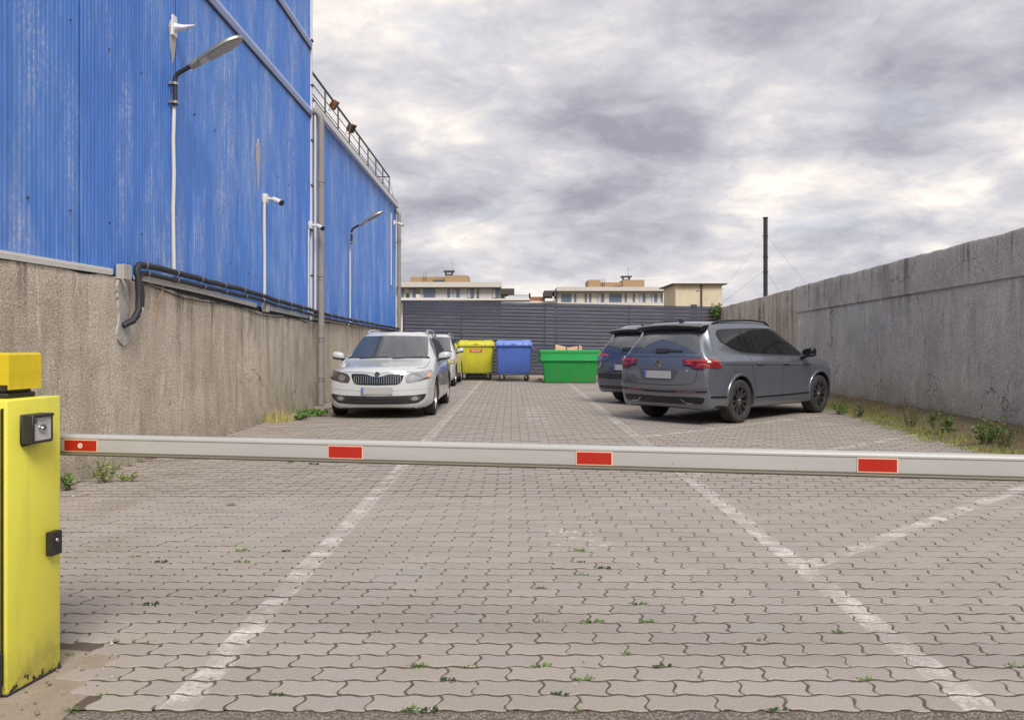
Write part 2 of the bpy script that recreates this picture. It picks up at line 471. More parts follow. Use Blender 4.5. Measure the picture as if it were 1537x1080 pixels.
def paver_outline(nl, ne, g=0.0036, B=0.012, A=0.008):
    pts = []; gl = g + 0.0040
    def wav(x): return A * math.sin(4 * math.pi * x / PL)
    def sx(t): return B * math.sin(2 * math.pi * t)
    for i in range(nl):                                     # near long edge, left to right
        x = -PL / 2 + g + (PL - 2 * g) * i / nl; pts.append((x, -PP / 2 + gl + wav(x)))
    for i in range(ne):
        t = -0.5 + i / ne; pts.append((PL / 2 - g + sx(t), t * (PP - 2 * g) + wav(PL / 2 - g) * 0.3))
    for i in range(nl):
        x = PL / 2 - g - (PL - 2 * g) * i / nl; pts.append((x, PP / 2 - gl + wav(x)))
    for i in range(ne):
        t = 0.5 - i / ne; pts.append((-PL / 2 + g + sx(t), t * (PP - 2 * g) - wav(PL / 2 - g) * 0.3))
    return pts
def paver_geo(out, chamfer):
    n = len(out); vs = []; fs = []
    if chamfer:
        inn = []
        for i in range(n):
            a = Vector(out[i - 1]); b = Vector(out[i]); c = Vector(out[(i + 1) % n])
            t = (c - a).normalized(); nn = Vector((-t.y, t.x))
            inn.append(b + nn * 0.004)
        vs += [(p[0], p[1], 0.0) for p in inn] + [(p[0], p[1], -0.0035) for p in out] + [(p[0], p[1], -0.03) for p in out]
        fs.append(list(range(n)))
        for k in (0, n):
            fs += [[k + i, k + n + i, k + n + (i + 1) % n, k + (i + 1) % n] for i in range(n)]
        mi = [0] * (n + 1) + [1] * n
    else:
        vs += [(p[0], p[1], 0.0) for p in out] + [(p[0], p[1], -0.016) for p in out]
        fs.append(list(range(n)))
        fs += [[i, n + i, n + (i + 1) % n, (i + 1) % n] for i in range(n)]
        mi = [0] + [1] * n
    return vs, fs, mi
GEO = {0: paver_geo(paver_outline(10, 6), True), 1: paver_geo(paver_outline(8, 4), True), 2: paver_geo(paver_outline(6, 4, g=0.0046), False),
       3: paver_geo(paver_outline(4, 4, g=0.0052), False)}
rng = random.Random(3)
spots = []
nrow = int((27.5 - PY0) / PP)
for r_ in range(nrow):
    yc = PY0 + PP * (r_ + 0.5)
    k0 = int((LWX - 0.0) / PL) - 2; k1 = int(7.2 / PL) + 2
    for k in range(k0, k1):
        xc = PX0 + PL * (k + 0.5) + (PL / 2 if r_ % 2 else 0)
        if xc < LWX + 0.03 or xc > bank_edge(yc) + 0.12: continue
        if in_poly(xc, yc, FOOT) or in_poly(xc + 0.09, yc, FOOT) and rng.random() < 0.2: continue
        spots.append((xc, yc))
vis = [s for s in spots if abs(s[0] / s[1] * F) < 768.5 + 60]
vis.sort(key=lambda s: s[1])
near = set(vis[:300])
near_meshes = []
for q in range(14):
    m_ = MB(); vs, fs, mi_ = GEO[0]
    rr = random.Random(q)
    nn_ = len(vs) // 3; jit = [(rr.gauss(0, .0011), rr.gauss(0, .0011)) for _ in range(nn_)]
    for _ in range(2):                                   # a chipped corner or two
        k_ = rr.randrange(nn_)
        if rr.random() < .55: jit[k_] = (-vs[k_][0] * .05, -vs[k_][1] * .07)
    m_.add([(a + jit[i % nn_][0], b_ + jit[i % nn_][1], c_) for i, (a, b_, c_) in enumerate(vs)], fs); m_.mi = list(mi_)
    near_meshes.append(m_.mesh('paver', ['paver_concrete', 'joint_soil']))
field = MB(); tone = []
for s in spots:
    tilt = (max(-.01, min(.01, rng.gauss(0, 0.0035))), max(-.006, min(.006, rng.gauss(0, 0.003))), rng.gauss(0, 0.006)); dz = rng.gauss(0.0003, 0.0008)
    dz = max(-0.0012, dz)
    jx, jy = rng.gauss(0, 0.0009), rng.gauss(0, 0.0007)
    if s in near:
        o = link('paver', rng.choice(near_meshes), paving, (s[0] + jx, s[1] + jy, dz), tilt)
        continue
    y = s[1]; lv = 1 if y < 6.5 else (2 if y < 13 else 3)
    vs, fs, mi_ = GEO[lv]
    field.add([(a + s[0] + jx, b_ + s[1] + jy, c_ + dz + b_ * tilt[0] - a * tilt[1]) for a, b_, c_ in vs], fs)
    field.mi[-len(fs):] = mi_
    tone += [rng.random()] * len(fs)
fo = field.build('paver_field', ['paver_concrete', 'joint_soil'], paving); tag(fo, kind='stuff')
att = fo.data.attributes.new('tone', 'FLOAT', 'FACE'); att.data.foreach_set('value', tone)

ft = MB()
rr = random.Random(5)
ol = chaikin([(*p, 0) for p in FOOT], 2)
ol = [(p.x + rr.uniform(-.012, .012), p.y + rr.uniform(-.012, .012)) for p in ol]
ft.prism(ol, -0.05, -0.0025, 'Z')
tag(ft.build('concrete_footing', 'footing_concrete'), 'crumbling concrete footing under the yellow barrier cabinet', kind='structure')

# soil bank at the foot of the right wall
bk = MB(); rr = random.Random(9)
ny = 60; nx = 7; V = []
for j in range(ny + 1):
    y = 2.0 + 25.6 * j / ny
    xa, xb = bank_edge(y) - 0.05, rwall_x(y) + 0.1
    for i in range(nx + 1):
        t = i / nx
        V.append((xa + (xb - xa) * t, y, -0.02 + 0.20 * t ** 1.2 + (rr.uniform(-.02, .025) if 0 < i < nx else 0)))
bk.add(V, [(j * (nx + 1) + i, j * (nx + 1) + i + 1, (j + 1) * (nx + 1) + i + 1, (j + 1) * (nx + 1) + i) for j in range(ny) for i in range(nx)])
tag(bk.build('soil_bank', 'soil', smooth=60), 'low soil bank along the foot of the right wall', kind='structure')

# ------------------------------------------------------------------ structure materials
def interp(tab, y):
    if y <= tab[0][0]: return tab[0][1]
    for (a, va), (b, vb) in zip(tab, tab[1:]):
        if y <= b: return va + (vb - va) * (y - a) / (b - a)
    return tab[-1][1]
WALLTOP = [(0, 1.89), (6, 1.91), (8.3, 1.93), (10, 1.84), (12.8, 1.75), (15.8, 1.70), (27.6, 1.655)]
TRUNK = [(0, 1.94), (6, 1.955), (8, 1.975), (10, 1.935), (12.5, 1.845), (15.5, 1.775), (20, 1.725), (27.6, 1.70)]
BLUEB = [(0, 1.95), (6, 1.98), (8, 1.99), (10, 1.96), (12.5, 1.875), (15.5, 1.80), (20, 1.745), (27.6, 1.715)]

def fn_blue(n, b, c):
    p = n.pos(); x, y, z = n.sep(p)
    st = n.v('MULTIPLY', p, (1.0, 1.0, 0.22))
    s1 = n.noise(st, 1.5, 6, 0.6); s2 = n.noise(n.v('ADD', st, (2, 5, 1)), 9.0, 6, 0.7); s3 = n.noise(p, 26, 4, 0.7)
    base = n.mix(n.noise(n.v('MULTIPLY', p, (1, 1, 0.4)), 0.7, 3), srgb(50, 108, 202), srgb(88, 141, 216))
    fade = n.mr(n.m('ADD', n.m('MULTIPLY', s1, 0.75), n.m('MULTIPLY', s2, 0.25)), 0.45, 0.62, 0, 0.65)
    up = n.mr(n.noise(p, 0.42, 3), 0.35, 0.65, 0.25, 1.0)
    col = n.mix(n.m('MULTIPLY', fade, up), base, srgb(140, 166, 212))
    chalk = n.m('MULTIPLY', n.mr(s1, 0.48, 0.62), n.mr(n.m('ADD', n.m('MULTIPLY', s3, 0.6), n.m('MULTIPLY', s2, 0.4)), 0.51, 0.57, 0, 0.48))
    col = n.mix(chalk, col, srgb(186, 190, 204))
    k = n.mr(s2, 0.3, 0.7, 0.88, 1.1)
    col = n.mix(1.0, col, n.xyz(k, k, k), 'MULTIPLY')
    n.put(b.inputs['Base Color'], col)
    n.put(b.inputs['Roughness'], n.m('MULTIPLY_ADD', chalk, 0.25, 0.42))
    n.put(b.inputs['Normal'], n.bump(n.noise(n.v('MULTIPLY', p, (1, 1, 0.35)), 1.3, 3), 0.8, 0.08))
material('blue_sheet', (0.08, 0.18, 0.55), 0.45, fn=fn_blue)
material('blue_trim', srgb(140, 158, 205), 0.4, fn=weathered(0.15, 4, 0.15, 0.05))
material('white_trim', srgb(222, 222, 228), 0.45, fn=weathered(0.08, 6, 0.2, 0.04))
material('white_plastic', srgb(214, 212, 208), 0.45, fn=weathered(0.08, 8, 0.2, 0.04))
material('grey_plastic', srgb(178, 174, 168), 0.5, fn=weathered(0.1, 8, 0.3, 0.05))
material('pipe_grey', srgb(142, 136, 132), 0.55, fn=weathered(0.15, 5, 0.35, 0.08))
material('black_rubber', srgb(38, 38, 46), 0.6, fn=weathered(0.25, 9, 0.15, 0.15))
material('black_metal', srgb(44, 43, 48), 0.5, fn=weathered(0.2, 9, 0.15, 0.08))
material('galvanised', srgb(168, 166, 162), 0.42, 0.7, fn=weathered(0.12, 14, 0.15, 0.05))
material('rail_steel', srgb(106, 104, 106), 0.5, 0.5, fn=weathered(0.15, 10, 0.2, 0.05))
material('rust', srgb(126, 84, 58), 0.8, fn=weathered(0.35, 16, 0.4, 0.3))
material('dark_roof', srgb(52, 52, 56), 0.7, fn=weathered(0.2, 3, 0.2, 0.1))
material('orange_cord', srgb(206, 150, 110), 0.6)
def fn_fence(n, b, c):
    p = n.pos()
    a = n.noise(n.v('MULTIPLY', p, (0.5, 1, 0.3)), 1.2, 4, 0.6); g = n.noise(n.v('MULTIPLY', p, (0.25, 1, 3)), 8, 4, 0.6)
    t = n.m('MULTIPLY_ADD', n.rnd(), 0.25, n.m('MULTIPLY', a, 0.75))
    col = n.mix(t, srgb(52, 54, 68), srgb(80, 82, 98))
    col = n.mix(n.mr(g, 0.55, 0.75, 0, 0.3), col, srgb(130, 128, 134))
    n.put(b.inputs['Base Color'], col); n.put(b.inputs['Normal'], n.bump(n.noise(p, 3, 3), 0.25, 0.02))
material('fence_steel', srgb(80, 82, 96), 0.45, fn=fn_fence)
material('kerb_concrete', srgb(178, 166, 146), 0.9, fn=weathered(0.2, 5, 0.3, 0.3))

# ------------------------------------------------------------------ left retaining wall
lw = MB(); rr = random.Random(21)
ys = [1.0 + 0.18 * i for i in range(int((27.75 - 1.0) / 0.18) + 1)]
zr = [0.0, 0.12, 0.35, 0.7, 1.1, 1.45, 1.0]
V = []; prof = 10
for y in ys:
    zt = interp(WALLTOP, y) + rr.uniform(-.012, .012)
    fz = [-0.06, 0.06, 0.3, 0.62, 0.95, 1.25, zt - 0.16, zt - 0.045, zt]
    for i, z in enumerate(fz):
        base = 0.03 if i < 2 else 0.0
        V.append((LWX + rr.uniform(-.006, .006) + base - (0.012 if i == 8 else 0), y, z))
    V.append((LWX - 0.4, y, zt)); V.append((LWX - 0.4, y, -0.06))
n_ = 11
lw.add(V, [(j * n_ + i, j * n_ + i + 1, (j + 1) * n_ + i + 1, (j + 1) * n_ + i) for j in range(len(ys) - 1) for i in range(n_ - 1)] +
       [tuple(range(n_)), tuple((len(ys) - 1) * n_ + i for i in range(n_))[::-1]])
lwo = tag(lw.build('retaining_wall', 'plaster_left', smooth=50), 'stained roughcast concrete wall below the blue metal cladding', 'wall')

# ------------------------------------------------------------------ blue warehouse
wh = thing('warehouse', 'tall blue corrugated metal warehouse along the left side', 'building', (LWX, 9, 0))
def wpart(mb, name, mats, smooth=False):
    o = mb.build(name, mats, wh, smooth); o.matrix_parent_inverse = Matrix.Translation((-LWX, -9, 0)); return o
def sheet(width, h0a, h0b, h1, ribs, d=0.006, nz=1):
    """corrugated sheet: runs along +y from 0 to width, faces +x, bottom edge from h0a to h0b"""
    m_ = MB(); p = width / ribs; pts = []
    for i in range(ribs):
        for t, q in ((0.0, 0), (0.30, 0), (0.42, d), (0.80, d), (0.92, 0)):
            pts.append(((i + t) * p, q))
    pts.append((width, 0.0))
    V = []
    for y, q in pts:
        zb = h0a + (h0b - h0a) * y / width
        V += [(q, y, zb), (q, y, h1)]
    m_.add(V, [(2 * i, 2 * i + 2, 2 * i + 3, 2 * i + 1) for i in range(len(pts) - 1)])
    return m_
PW = 1.05; WX = LWX - 0.035
rr = random.Random(4)
shared = {}
for (z0, z1, key) in ((None, 5.86, 'a'), (5.86, 7.2, 'b'), (7.2, 9.8, 'c')):
    for k in range(14):
        ya = 15.72 - PW * (k + 1)
        if key == 'a':
            me = sheet(PW, interp(BLUEB, ya) - 0.03, interp(BLUEB, ya + PW) - 0.03, z1, 16).mesh('wall_panel', 'blue_sheet')
        else:
            if key not in shared: shared[key] = sheet(PW, z0, z0, z1, 16).mesh('wall_panel', 'blue_sheet')
            me = shared[key]
        o = link('wall_panel', me, wh, (WX - LWX + (0.004 if k % 2 else 0) + rr.uniform(0, .004), ya - 9, 0), (0, 0, rr.gauss(0, 0.003)))
for k in range(11):
    w_ = 1.063; ya = 15.86 + w_ * k
    me = sheet(w_, interp(BLUEB, ya) - 0.03, interp(BLUEB, ya + w_) - 0.03, 6.06, 10, 0.008).mesh('wall_panel', 'blue_sheet')
    link('wall_panel', me, wh, (WX - LWX - 0.05 + (0.005 if k % 2 else 0), ya - 9, 0), (0, 0, rr.gauss(0, 0.004)))
# solid carcass behind the sheets
wpart(MB().box((-14, 0.6, 0), (WX - 0.012, 15.70, 9.8)), 'carcass', 'dark_roof')
wpart(MB().box((-14, 15.70, 0), (WX - 0.075, 27.52, 6.02)), 'carcass', 'dark_roof')
for z in (5.85, 7.2):
    wpart(MB().prism([(WX, z - 0.06), (WX + 0.035, z - 0.06), (WX + 0.05, z + 0.02), (WX + 0.02, z + 0.10), (WX, z + 0.10)], 0.8, 15.70), 'flashing', 'blue_trim')
    wpart(MB().box((WX + 0.004, 0.8, z - 0.085), (WX + 0.03, 15.69, z - 0.062)), 'flashing', 'black_metal')
wpart(MB().box((WX - 0.06, 15.705, 1.72), (WX + 0.03, 15.79, 9.8), bev=0.006), 'corner_trim', 'white_trim')
for z in (2.6, 3.5, 4.4, 5.3, 6.4, 7.3):
    wpart(MB().box((WX + 0.02, 15.69, z), (WX + 0.05, 15.80, z + 0.03)), 'corner_clip', 'black_metal')
wpart(MB().prism([(WX - 0.04, 5.99), (WX + 0.06, 5.99), (WX + 0.07, 6.12), (WX - 0.04, 6.12)], 15.85, 27.62), 'fascia', 'white_trim')
wpart(MB().prism([(WX - 0.06, 6.125), (WX + 0.03, 6.125), (WX + 0.03, 6.20), (WX - 6, 6.5), (WX - 6, 6.4)], 15.8, 27.60), 'roof_edge', 'dark_roof')
wpart(MB().box((WX - 0.12, 27.50, 1.6), (WX - 0.02, 27.58, 6.0), bev=0.008), 'corner_trim', 'white_trim')
for px, py in ((104, 30), (162, 74), (211, 110), (40, 296), (104, 316), (163, 334), (211, 351), (291, 172), (322, 195), (347, 214), (416, 265), (432, 278), (449, 291), (345, 395), (372, 410)):
    Y = F * -WX / (CX - px); z = W(px, py, Y).z
    wpart(MB().lathe([(0.0, 0.016), (0.008, 0.014), (0.013, 0.005), (0.014, 0.0)], 8, 'X', M=Matrix.Translation((WX + 0.004, Y, z))), 'screw', 'black_metal')

# ------------------------------------------------------------------ roof railing and its two rusty floodlights
rl = thing('roof_railing', 'thin grey steel guard railing along the lower warehouse roof', 'railing', (WX - 0.1, 21, 6.18))
def rpart(mb, name, mats, smooth=True):
    o = mb.build(name, mats, rl, smooth); o.matrix_parent_inverse = Matrix.Translation((-(WX - 0.1), -21, -6.18)); return o
RX = WX - 0.1
rpart(MB().tube([(RX, 15.8, 6.86), (RX, 26.5, 6.86)], 0.026, 8), 'top_rail', 'rail_steel')
for z in (6.42, 6.63):
    rpart(MB().tube([(RX, 15.8, z), (RX, 26.5, z)], 0.010, 6), 'wire', 'rail_steel')
for k in range(8):
    y = 17.4 + 1.295 * k
    rpart(MB().tube([(RX, y, 6.14), (RX, y, 6.86)], 0.019, 8), 'post', 'rail_steel')
rpart(MB().tube([(RX, 26.46, 6.86), (RX - 0.75, 26.46, 6.86), (RX - 0.75, 26.46, 6.2)], 0.02, 8), 'end_rail', 'rail_steel')
rpart(MB().tube([(RX, 26.46, 6.8), (RX + 0.06, 27.3, 6.14)], 0.006, 5), 'stay_wire', 'rail_steel')
for i, (px, py, lab) in enumerate(((500, 157, 'rusty square floodlight on the roof railing nearest the tall wall'), (526, 192, 'rusty square floodlight farther along the roof railing'))):
    Y = F * -RX / (CX - px)
    p = W(px, py, Y); p.x += 0.02
    fl = thing('floodlight', lab, 'floodlight', p, 0, 'rusty roof floodlights')
    fl.scale = (.66,) * 3; fl.rotation_euler = (R(12), R(35), R(-15 if i else 10))
    MB().prism([(-0.10, -0.13), (0.10, -0.17), (0.10, 0.17), (-0.10, 0.13)], -0.15, 0.15, 'Y').build('housing', 'rust', fl)
    MB().box((0.101, -0.13, -0.14), (0.112, 0.13, 0.14)).build('lens', 'black_metal', fl)
    MB().tube([(-0.02, -0.17, 0), (-0.02, -0.17, -0.26), (-0.02, 0.17, -0.26), (-0.02, 0.17, 0)], 0.012, 6).build('bracket', 'rust', fl)

# ------------------------------------------------------------------ services on the warehouse wall
def wallY(px, x=LWX): return F * -x / (CX - px)

def street_lamp(px, zb, label):
    Y = wallY(px)
    t = thing('wall_lamp', label, 'lamp', (LWX + 0.0, Y, zb), 0, 'street lamps on the warehouse wall')
    pth = [Vector((0.03, 0, 0)), Vector((0.03, 0, 0.30))] + [Vector((0.03 + 0.10 * (1 - math.cos(a)), 0, 0.30 + 0.10 * math.sin(a))) for a in [R(10 * k) for k in range(1, 7)]]
    u = Vector((math.cos(R(30)), 0, math.sin(R(30))))
    e = pth[-1]; pth += [e + u * 0.10, e + u * 0.20]
    MB().tube(pth, 0.027, 12).build('arm', 'black_metal', t, True)
    for z in (0.02, 0.24):
        MB().lathe([(0.028, z), (0.040, z), (0.040, z + 0.03), (0.028, z + 0.03)], 14, 'Z', M=Matrix.Translation((0.03, 0, 0))).box((-0.03, -0.045, z), (0.012, 0.045, z + 0.03)).build('clamp', 'galvanised', t, True)
    q = pth[-1]
    Rm = Matrix.Translation(q) @ Matrix.Rotation(R(-30), 4, 'Y')       # local x runs out along the arm
    nk = MB()
    nk.lathe([(0.0, -0.05), (0.042, -0.05), (0.045, 0.02), (0.05, 0.07), (0.0, 0.075)], 14, 'X', M=Rm)
    for k in range(4): nk.lathe([(0.047, -0.03 + k * 0.024), (0.054, -0.03 + k * 0.024), (0.054, -0.02 + k * 0.024), (0.047, -0.02 + k * 0.024)], 14, 'X', M=Rm)
    nk.build('neck', 'galvanised', t, 40)
    half = [(0.05, 0.055), (0.12, 0.075), (0.25, 0.10), (0.38, 0.115), (0.50, 0.112), (0.58, 0.085), (0.635, 0.045), (0.65, 0.0)]
    ol = chaikin([(a, b, 0) for a, b in half] + [(a, -b, 0) for a, b in half[-2::-1]], 1)
    hd = MB(); n = len(ol); V = []
    c = Vector((0.33, 0, 0))
    for z, k in ((-0.022, 1.0), (0.0, 1.02), (0.022, 0.95), (0.040, 0.72), (0.048, 0.35)):
        V += [c + Vector(((p.x - c.x) * k, p.y * k, z)) for p in ol]
    Fc = [tuple(range(n)), tuple(range(4 * n, 5 * n))[::-1]]
    for r_ in range(4): Fc += [(r_ * n + i, r_ * n + (i + 1) % n, (r_ + 1) * n + (i + 1) % n, (r_ + 1) * n + i) for i in range(n)]
    hd.add(V, Fc, M=Rm); h_ = hd.build('lamp_head', 'galvanised', t, 45)
    ol2 = [Vector((max(0.20, c.x + (p.x - c.x) * 0.88), p.y * 0.86)) for p in ol]
    ln = MB(); ln.prism([(p.x, p.y) for p in ol2], -0.027, -0.0225, 'Z', M=Rm); ln.build('lens', 'lamp_lens', h_)
    ls = MB(); ls.prism([(0.075, -0.052), (0.165, -0.07), (0.165, 0.07), (0.075, 0.052)], -0.026, -0.0225, 'Z', M=Rm); ls.build('rating_label', 'label_paper', h_)
    return t
def fn_lens(n, b, c):
    p = n.obj(); v = n.voro(p, 60)
    n.put(b.inputs['Base Color'], n.mix(n.mr(v, 0.1, 0.5), srgb(196, 190, 178), srgb(150, 146, 138)))
material('lamp_lens', srgb(176, 172, 164), 0.25, fn=fn_lens)
def fn_label(n, b, c):
    p = n.obj(); v = n.noise(n.v('MULTIPLY', p, (1, 2, 1)), 130, 2)
    n.put(b.inputs['Base Color'], n.mix(n.m('GREATER_THAN', v, 0.56), srgb(226, 222, 216), srgb(90, 86, 84)))
material('label_paper', 0.8, 0.5, fn=fn_label)
street_lamp(259, 4.06, 'nearer street lamp with flat teardrop head on black bent arm on blue wall')
street_lamp(526, 3.72, 'farther street lamp on black bent arm beyond the grey downpipe')

def vconduit(px, z0, z1, r, label, mat='white_plastic', off=0.02, sway=0.01, seed=1, name='conduit'):
    rr = random.Random(seed); Y = wallY(px)
    n = max(4, int((z1 - z0) / 0.35)); pth = []
    for i in range(n + 1):
        z = z0 + (z1 - z0) * i / n
        pth.append((0, (rr.uniform(-sway, sway) if 0 < i < n else 0), z - z0))
    o = MB().tube(pth, r, 8).build(name, mat, None, True, (LWX - 0.035 + off + r, Y, z0))
    return tag(o, label, 'conduit', 'white conduits on the warehouse wall')
vconduit(260.5, 2.05, 4.06, 0.022, 'white conduit dropping from the nearer street lamp', sway=0.03, seed=4)
vconduit(396, 1.90, 3.56, 0.024, 'white conduit under the camera in the middle of the blue wall', seed=2)
vconduit(463, 1.82, 3.50, 0.017, 'thin white conduit under the camera beside the corner trim', seed=3)
vconduit(471.5, 1.80, 5.95, 0.026, 'long white pipe running up the wall corner beside the downpipe', seed=5, off=0.03)
vconduit(527.5, 1.76, 3.72, 0.02, 'white conduit dropping from the farther street lamp', off=-0.02, seed=6)
vconduit(588.5, 3.2, 5.6, 0.022, 'thin white conduit at the far end of the blue wall', off=-0.02, seed=7)

def cctv(px, z, yaw, label, dark=False):
    Y = wallY(px)
    t = thing('security_camera', label, 'camera', (LWX - 0.03, Y, z), 0, 'security cameras on the warehouse wall')
    b = MB(); b.box((0.0, -0.07, -0.075), (0.075, 0.07, 0.075), bev=0.012, seg=2); b.build('junction_base', 'white_plastic', t, 40)
    b = MB(); b.tube([(0.07, 0, 0), (0.12, 0.0, 0.0), (0.17, 0, -0.01)], 0.022, 10); b.build('bracket', 'white_plastic', t, True)
    M_ = Matrix.Translation((0.17, 0, -0.01)) @ Matrix.Rotation(R(yaw), 4, 'Z') @ Matrix.Rotation(R(24), 4, 'Y')
    b = MB(); b.lathe([(0, -0.03), (0.03, -0.03), (0.042, 0.0), (0.045, 0.17), (0.041, 0.178), (0.0, 0.176)], 18, 'X', M=M_); bd = b.build('body', 'white_plastic', t, 40)
    b = MB(); b.lathe([(0, 0.180), (0.036, 0.180), (0.040, 0.150), (0.0455, 0.150), (0.0455, 0.18), (0.036, 0.182)], 18, 'X', M=M_); b.build('lens', 'black_metal', bd, 40)
    return t
cctv(398, 3.60, -20, 'white bullet camera alone in the middle of the blue wall')
cctv(466, 3.60, -35, 'white bullet camera beside the corner trim and downpipe')
cctv(592, 5.35, 20, 'small camera high at the far end of the blue wall')

def downpipe(px, x, ztop, r, label, cuffs):
    Y = F * -x / (CX - px)
    t = thing('downpipe', label, 'downpipe', (x, Y, 0), 0, 'grey downpipes')
    pth = [(0, 0, 0.02), (0, 0, 1.5), (0, 0, 3.0), (0, 0, ztop - 0.15)] + [Vector((-0.17 + 0.17 * math.cos(a), -0.0, ztop - 0.15 + 0.17 * math.sin(a))) for a in [R(15 * k) for k in range(1, 7)]]
    MB().tube(pth, r, 16).build('pipe', 'pipe_grey', t, True)
    for z in cuffs:
        MB().lathe([(r, z), (r + 0.011, z + 0.006), (r + 0.011, z + 0.085), (r, z + 0.09)], 16, 'Z').build('collar', 'pipe_grey', t, 40)
        MB().lathe([(r + .001, z - 0.06), (r + 0.006, z - 0.06), (r + 0.006, z - 0.03), (r + .001, z - 0.03)], 16, 'Z').box((-r - 0.1, -0.012, z - 0.058), (-r, 0.012, z - 0.032)).build('pipe_clip', 'galvanised', t, 40)
    return t
downpipe(482, -3.86, 5.92, 0.064, 'thick grey downpipe standing behind the white estate car', (0.55, 1.36, 2.6, 4.5))
downpipe(599, -3.93, 5.85, 0.066, 'thick grey downpipe at the far corner by the slatted fence', (1.5, 3.2, 4.8))

# white cable trunking in lengths along the foot of the cladding
tk = thing('cable_trunking', 'long white plastic cable trunking along the top of the concrete wall', 'trunking', (LWX, 9, 1.9))
def trunk_len(y0, y1):
    m_ = MB(); n = max(2, int((y1 - y0) / 0.5)); V = []
    sec = [(0, -0.032), (0.028, -0.032), (0.030, -0.003), (0.026, 0.0), (0.030, 0.003), (0.028, 0.032), (0, 0.032)]
    for i in range(n + 1):
        y = y0 + (y1 - y0) * i / n; z = interp(TRUNK, y)
        V += [(LWX - 0.02 + a, y, z + b) for a, b in sec]
    k = len(sec)
    m_.add(V, [(i * k + j, i * k + (j + 1) % k, (i + 1) * k + (j + 1) % k, (i + 1) * k + j) for i in range(n) for j in range(k)] + [tuple(range(k)), tuple(n * k + j for j in range(k))[::-1]])
    o = m_.build('trunking_length', 'white_plastic', tk); o.matrix_parent_inverse = Matrix.Translation((-LWX, -9, -1.9))
for a, b in ((1.0, 3.9), (3.91, 5.9), (5.91, 7.86), (8.35, 10.3), (10.31, 12.3), (12.62, 15.4), (15.9, 18.9), (19.3, 23.0), (23.01, 27.4)): trunk_len(a, b)

def jbox(px, z, sx, sy, sz, label):
    Y = wallY(px)
    t = thing('junction_box', label, 'junction box', (LWX - 0.01, Y, z), 0, 'junction boxes on the wall')
    MB().box((0, -sy / 2, -sz / 2), (sx * 0.72, sy / 2, sz / 2), bev=0.006).build('box', 'grey_plastic', t)
    MB().box((sx * 0.73, -sy / 2 - 0.003, -sz / 2 - 0.003), (sx, sy / 2 + 0.003, sz / 2 + 0.003), bev=0.006).build('lid', 'grey_plastic', t)
jbox(181, 1.985, 0.085, 0.17, 0.15, 'pale junction box at the end of the trunking beside the black hoses')
jbox(396, 1.83, 0.08, 0.14, 0.13, 'small pale junction box below the middle camera')
jbox(469, 1.80, 0.06, 0.09, 0.14, 'small white box at the foot of the corner conduits')
jbox(528, 1.735, 0.07, 0.13, 0.12, 'small pale box below the farther street lamp')

# twin black hoses
HOSE = [(8.3, 2.09), (8.6, 2.095), (9.5, 2.075), (10.5, 2.055), (11.5, 2.04), (12.5, 2.01), (12.9, 1.985), (13.4, 1.965), (14.4, 1.945), (15.5, 1.905), (17, 1.865), (20, 1.82), (24, 1.79), (27.3, 1.76)]
def hose(off, dz, r, yj, zend, label):
    t = thing('insulated_pipe', label, 'pipe', (LWX, 8.4, 2.0), 0, 'black insulated pipes under the cladding')
    rr = random.Random(int(off * 1000)); y0 = 8.22 + yj
    z0 = interp(HOSE, 8.3) + dz
    pth = [Vector((LWX + 0.03, y0 - 0.20, zend)), Vector((LWX + 0.10, y0 - 0.13, zend + 0.05)), Vector((LWX + 0.11, y0 - 0.03, zend + 0.16)), Vector((LWX + 0.10, y0, zend + 0.32)), Vector((LWX + 0.09, y0, z0 - 0.14))]
    pth += [Vector((LWX + off, y0 + 0.09 * (1 - math.cos(a)), z0 - 0.09 + 0.09 * math.sin(a))) for a in [R(15 * k) for k in range(0, 7)]]
    y = y0 + 0.25
    while y < 27.3:
        pth.append(Vector((LWX + off + rr.uniform(-.004, .004), y, interp(HOSE, y) + dz + rr.uniform(-.007, .007)))); y += 0.28
    pth = [p - Vector((LWX, 8.4, 2.0)) for p in pth]
    MB().tube(pth, r, 10).build('hose', 'black_rubber', t, True)
    y = y0 + 0.18
    while y < 25:
        p = Vector((LWX + off, y, interp(HOSE, y) + dz)) - Vector((LWX, 8.4, 2.0))
        MB().lathe([(r + .001, -0.009), (r + 0.007, -0.009), (r + 0.007, 0.009), (r + .001, 0.009)], 12, 'Y', M=Matrix.Translation(p)).box((-0.06, -0.008, -r - 0.004), (-r * .6, 0.008, -r + 0.004), M=Matrix.Translation(p)).build('pipe_clip', 'galvanised', t, 40)
        y += 0.78 + rr.uniform(-.06, .06)
    if dz < 0:
        tape = [q for q in pth[1:3]]
        MB().tube([tape[0].lerp(tape[1], .25), tape[0].lerp(tape[1], .95)], r + 0.006, 12).build('tape', 'grey_plastic', t, True)
hose(0.075, 0.0, 0.034, 0.0, 1.44, 'upper of the two black insulated pipes running along the wall')
hose(0.070, -0.085, 0.026, 0.07, 1.47, 'lower thinner black insulated pipe running along the wall')
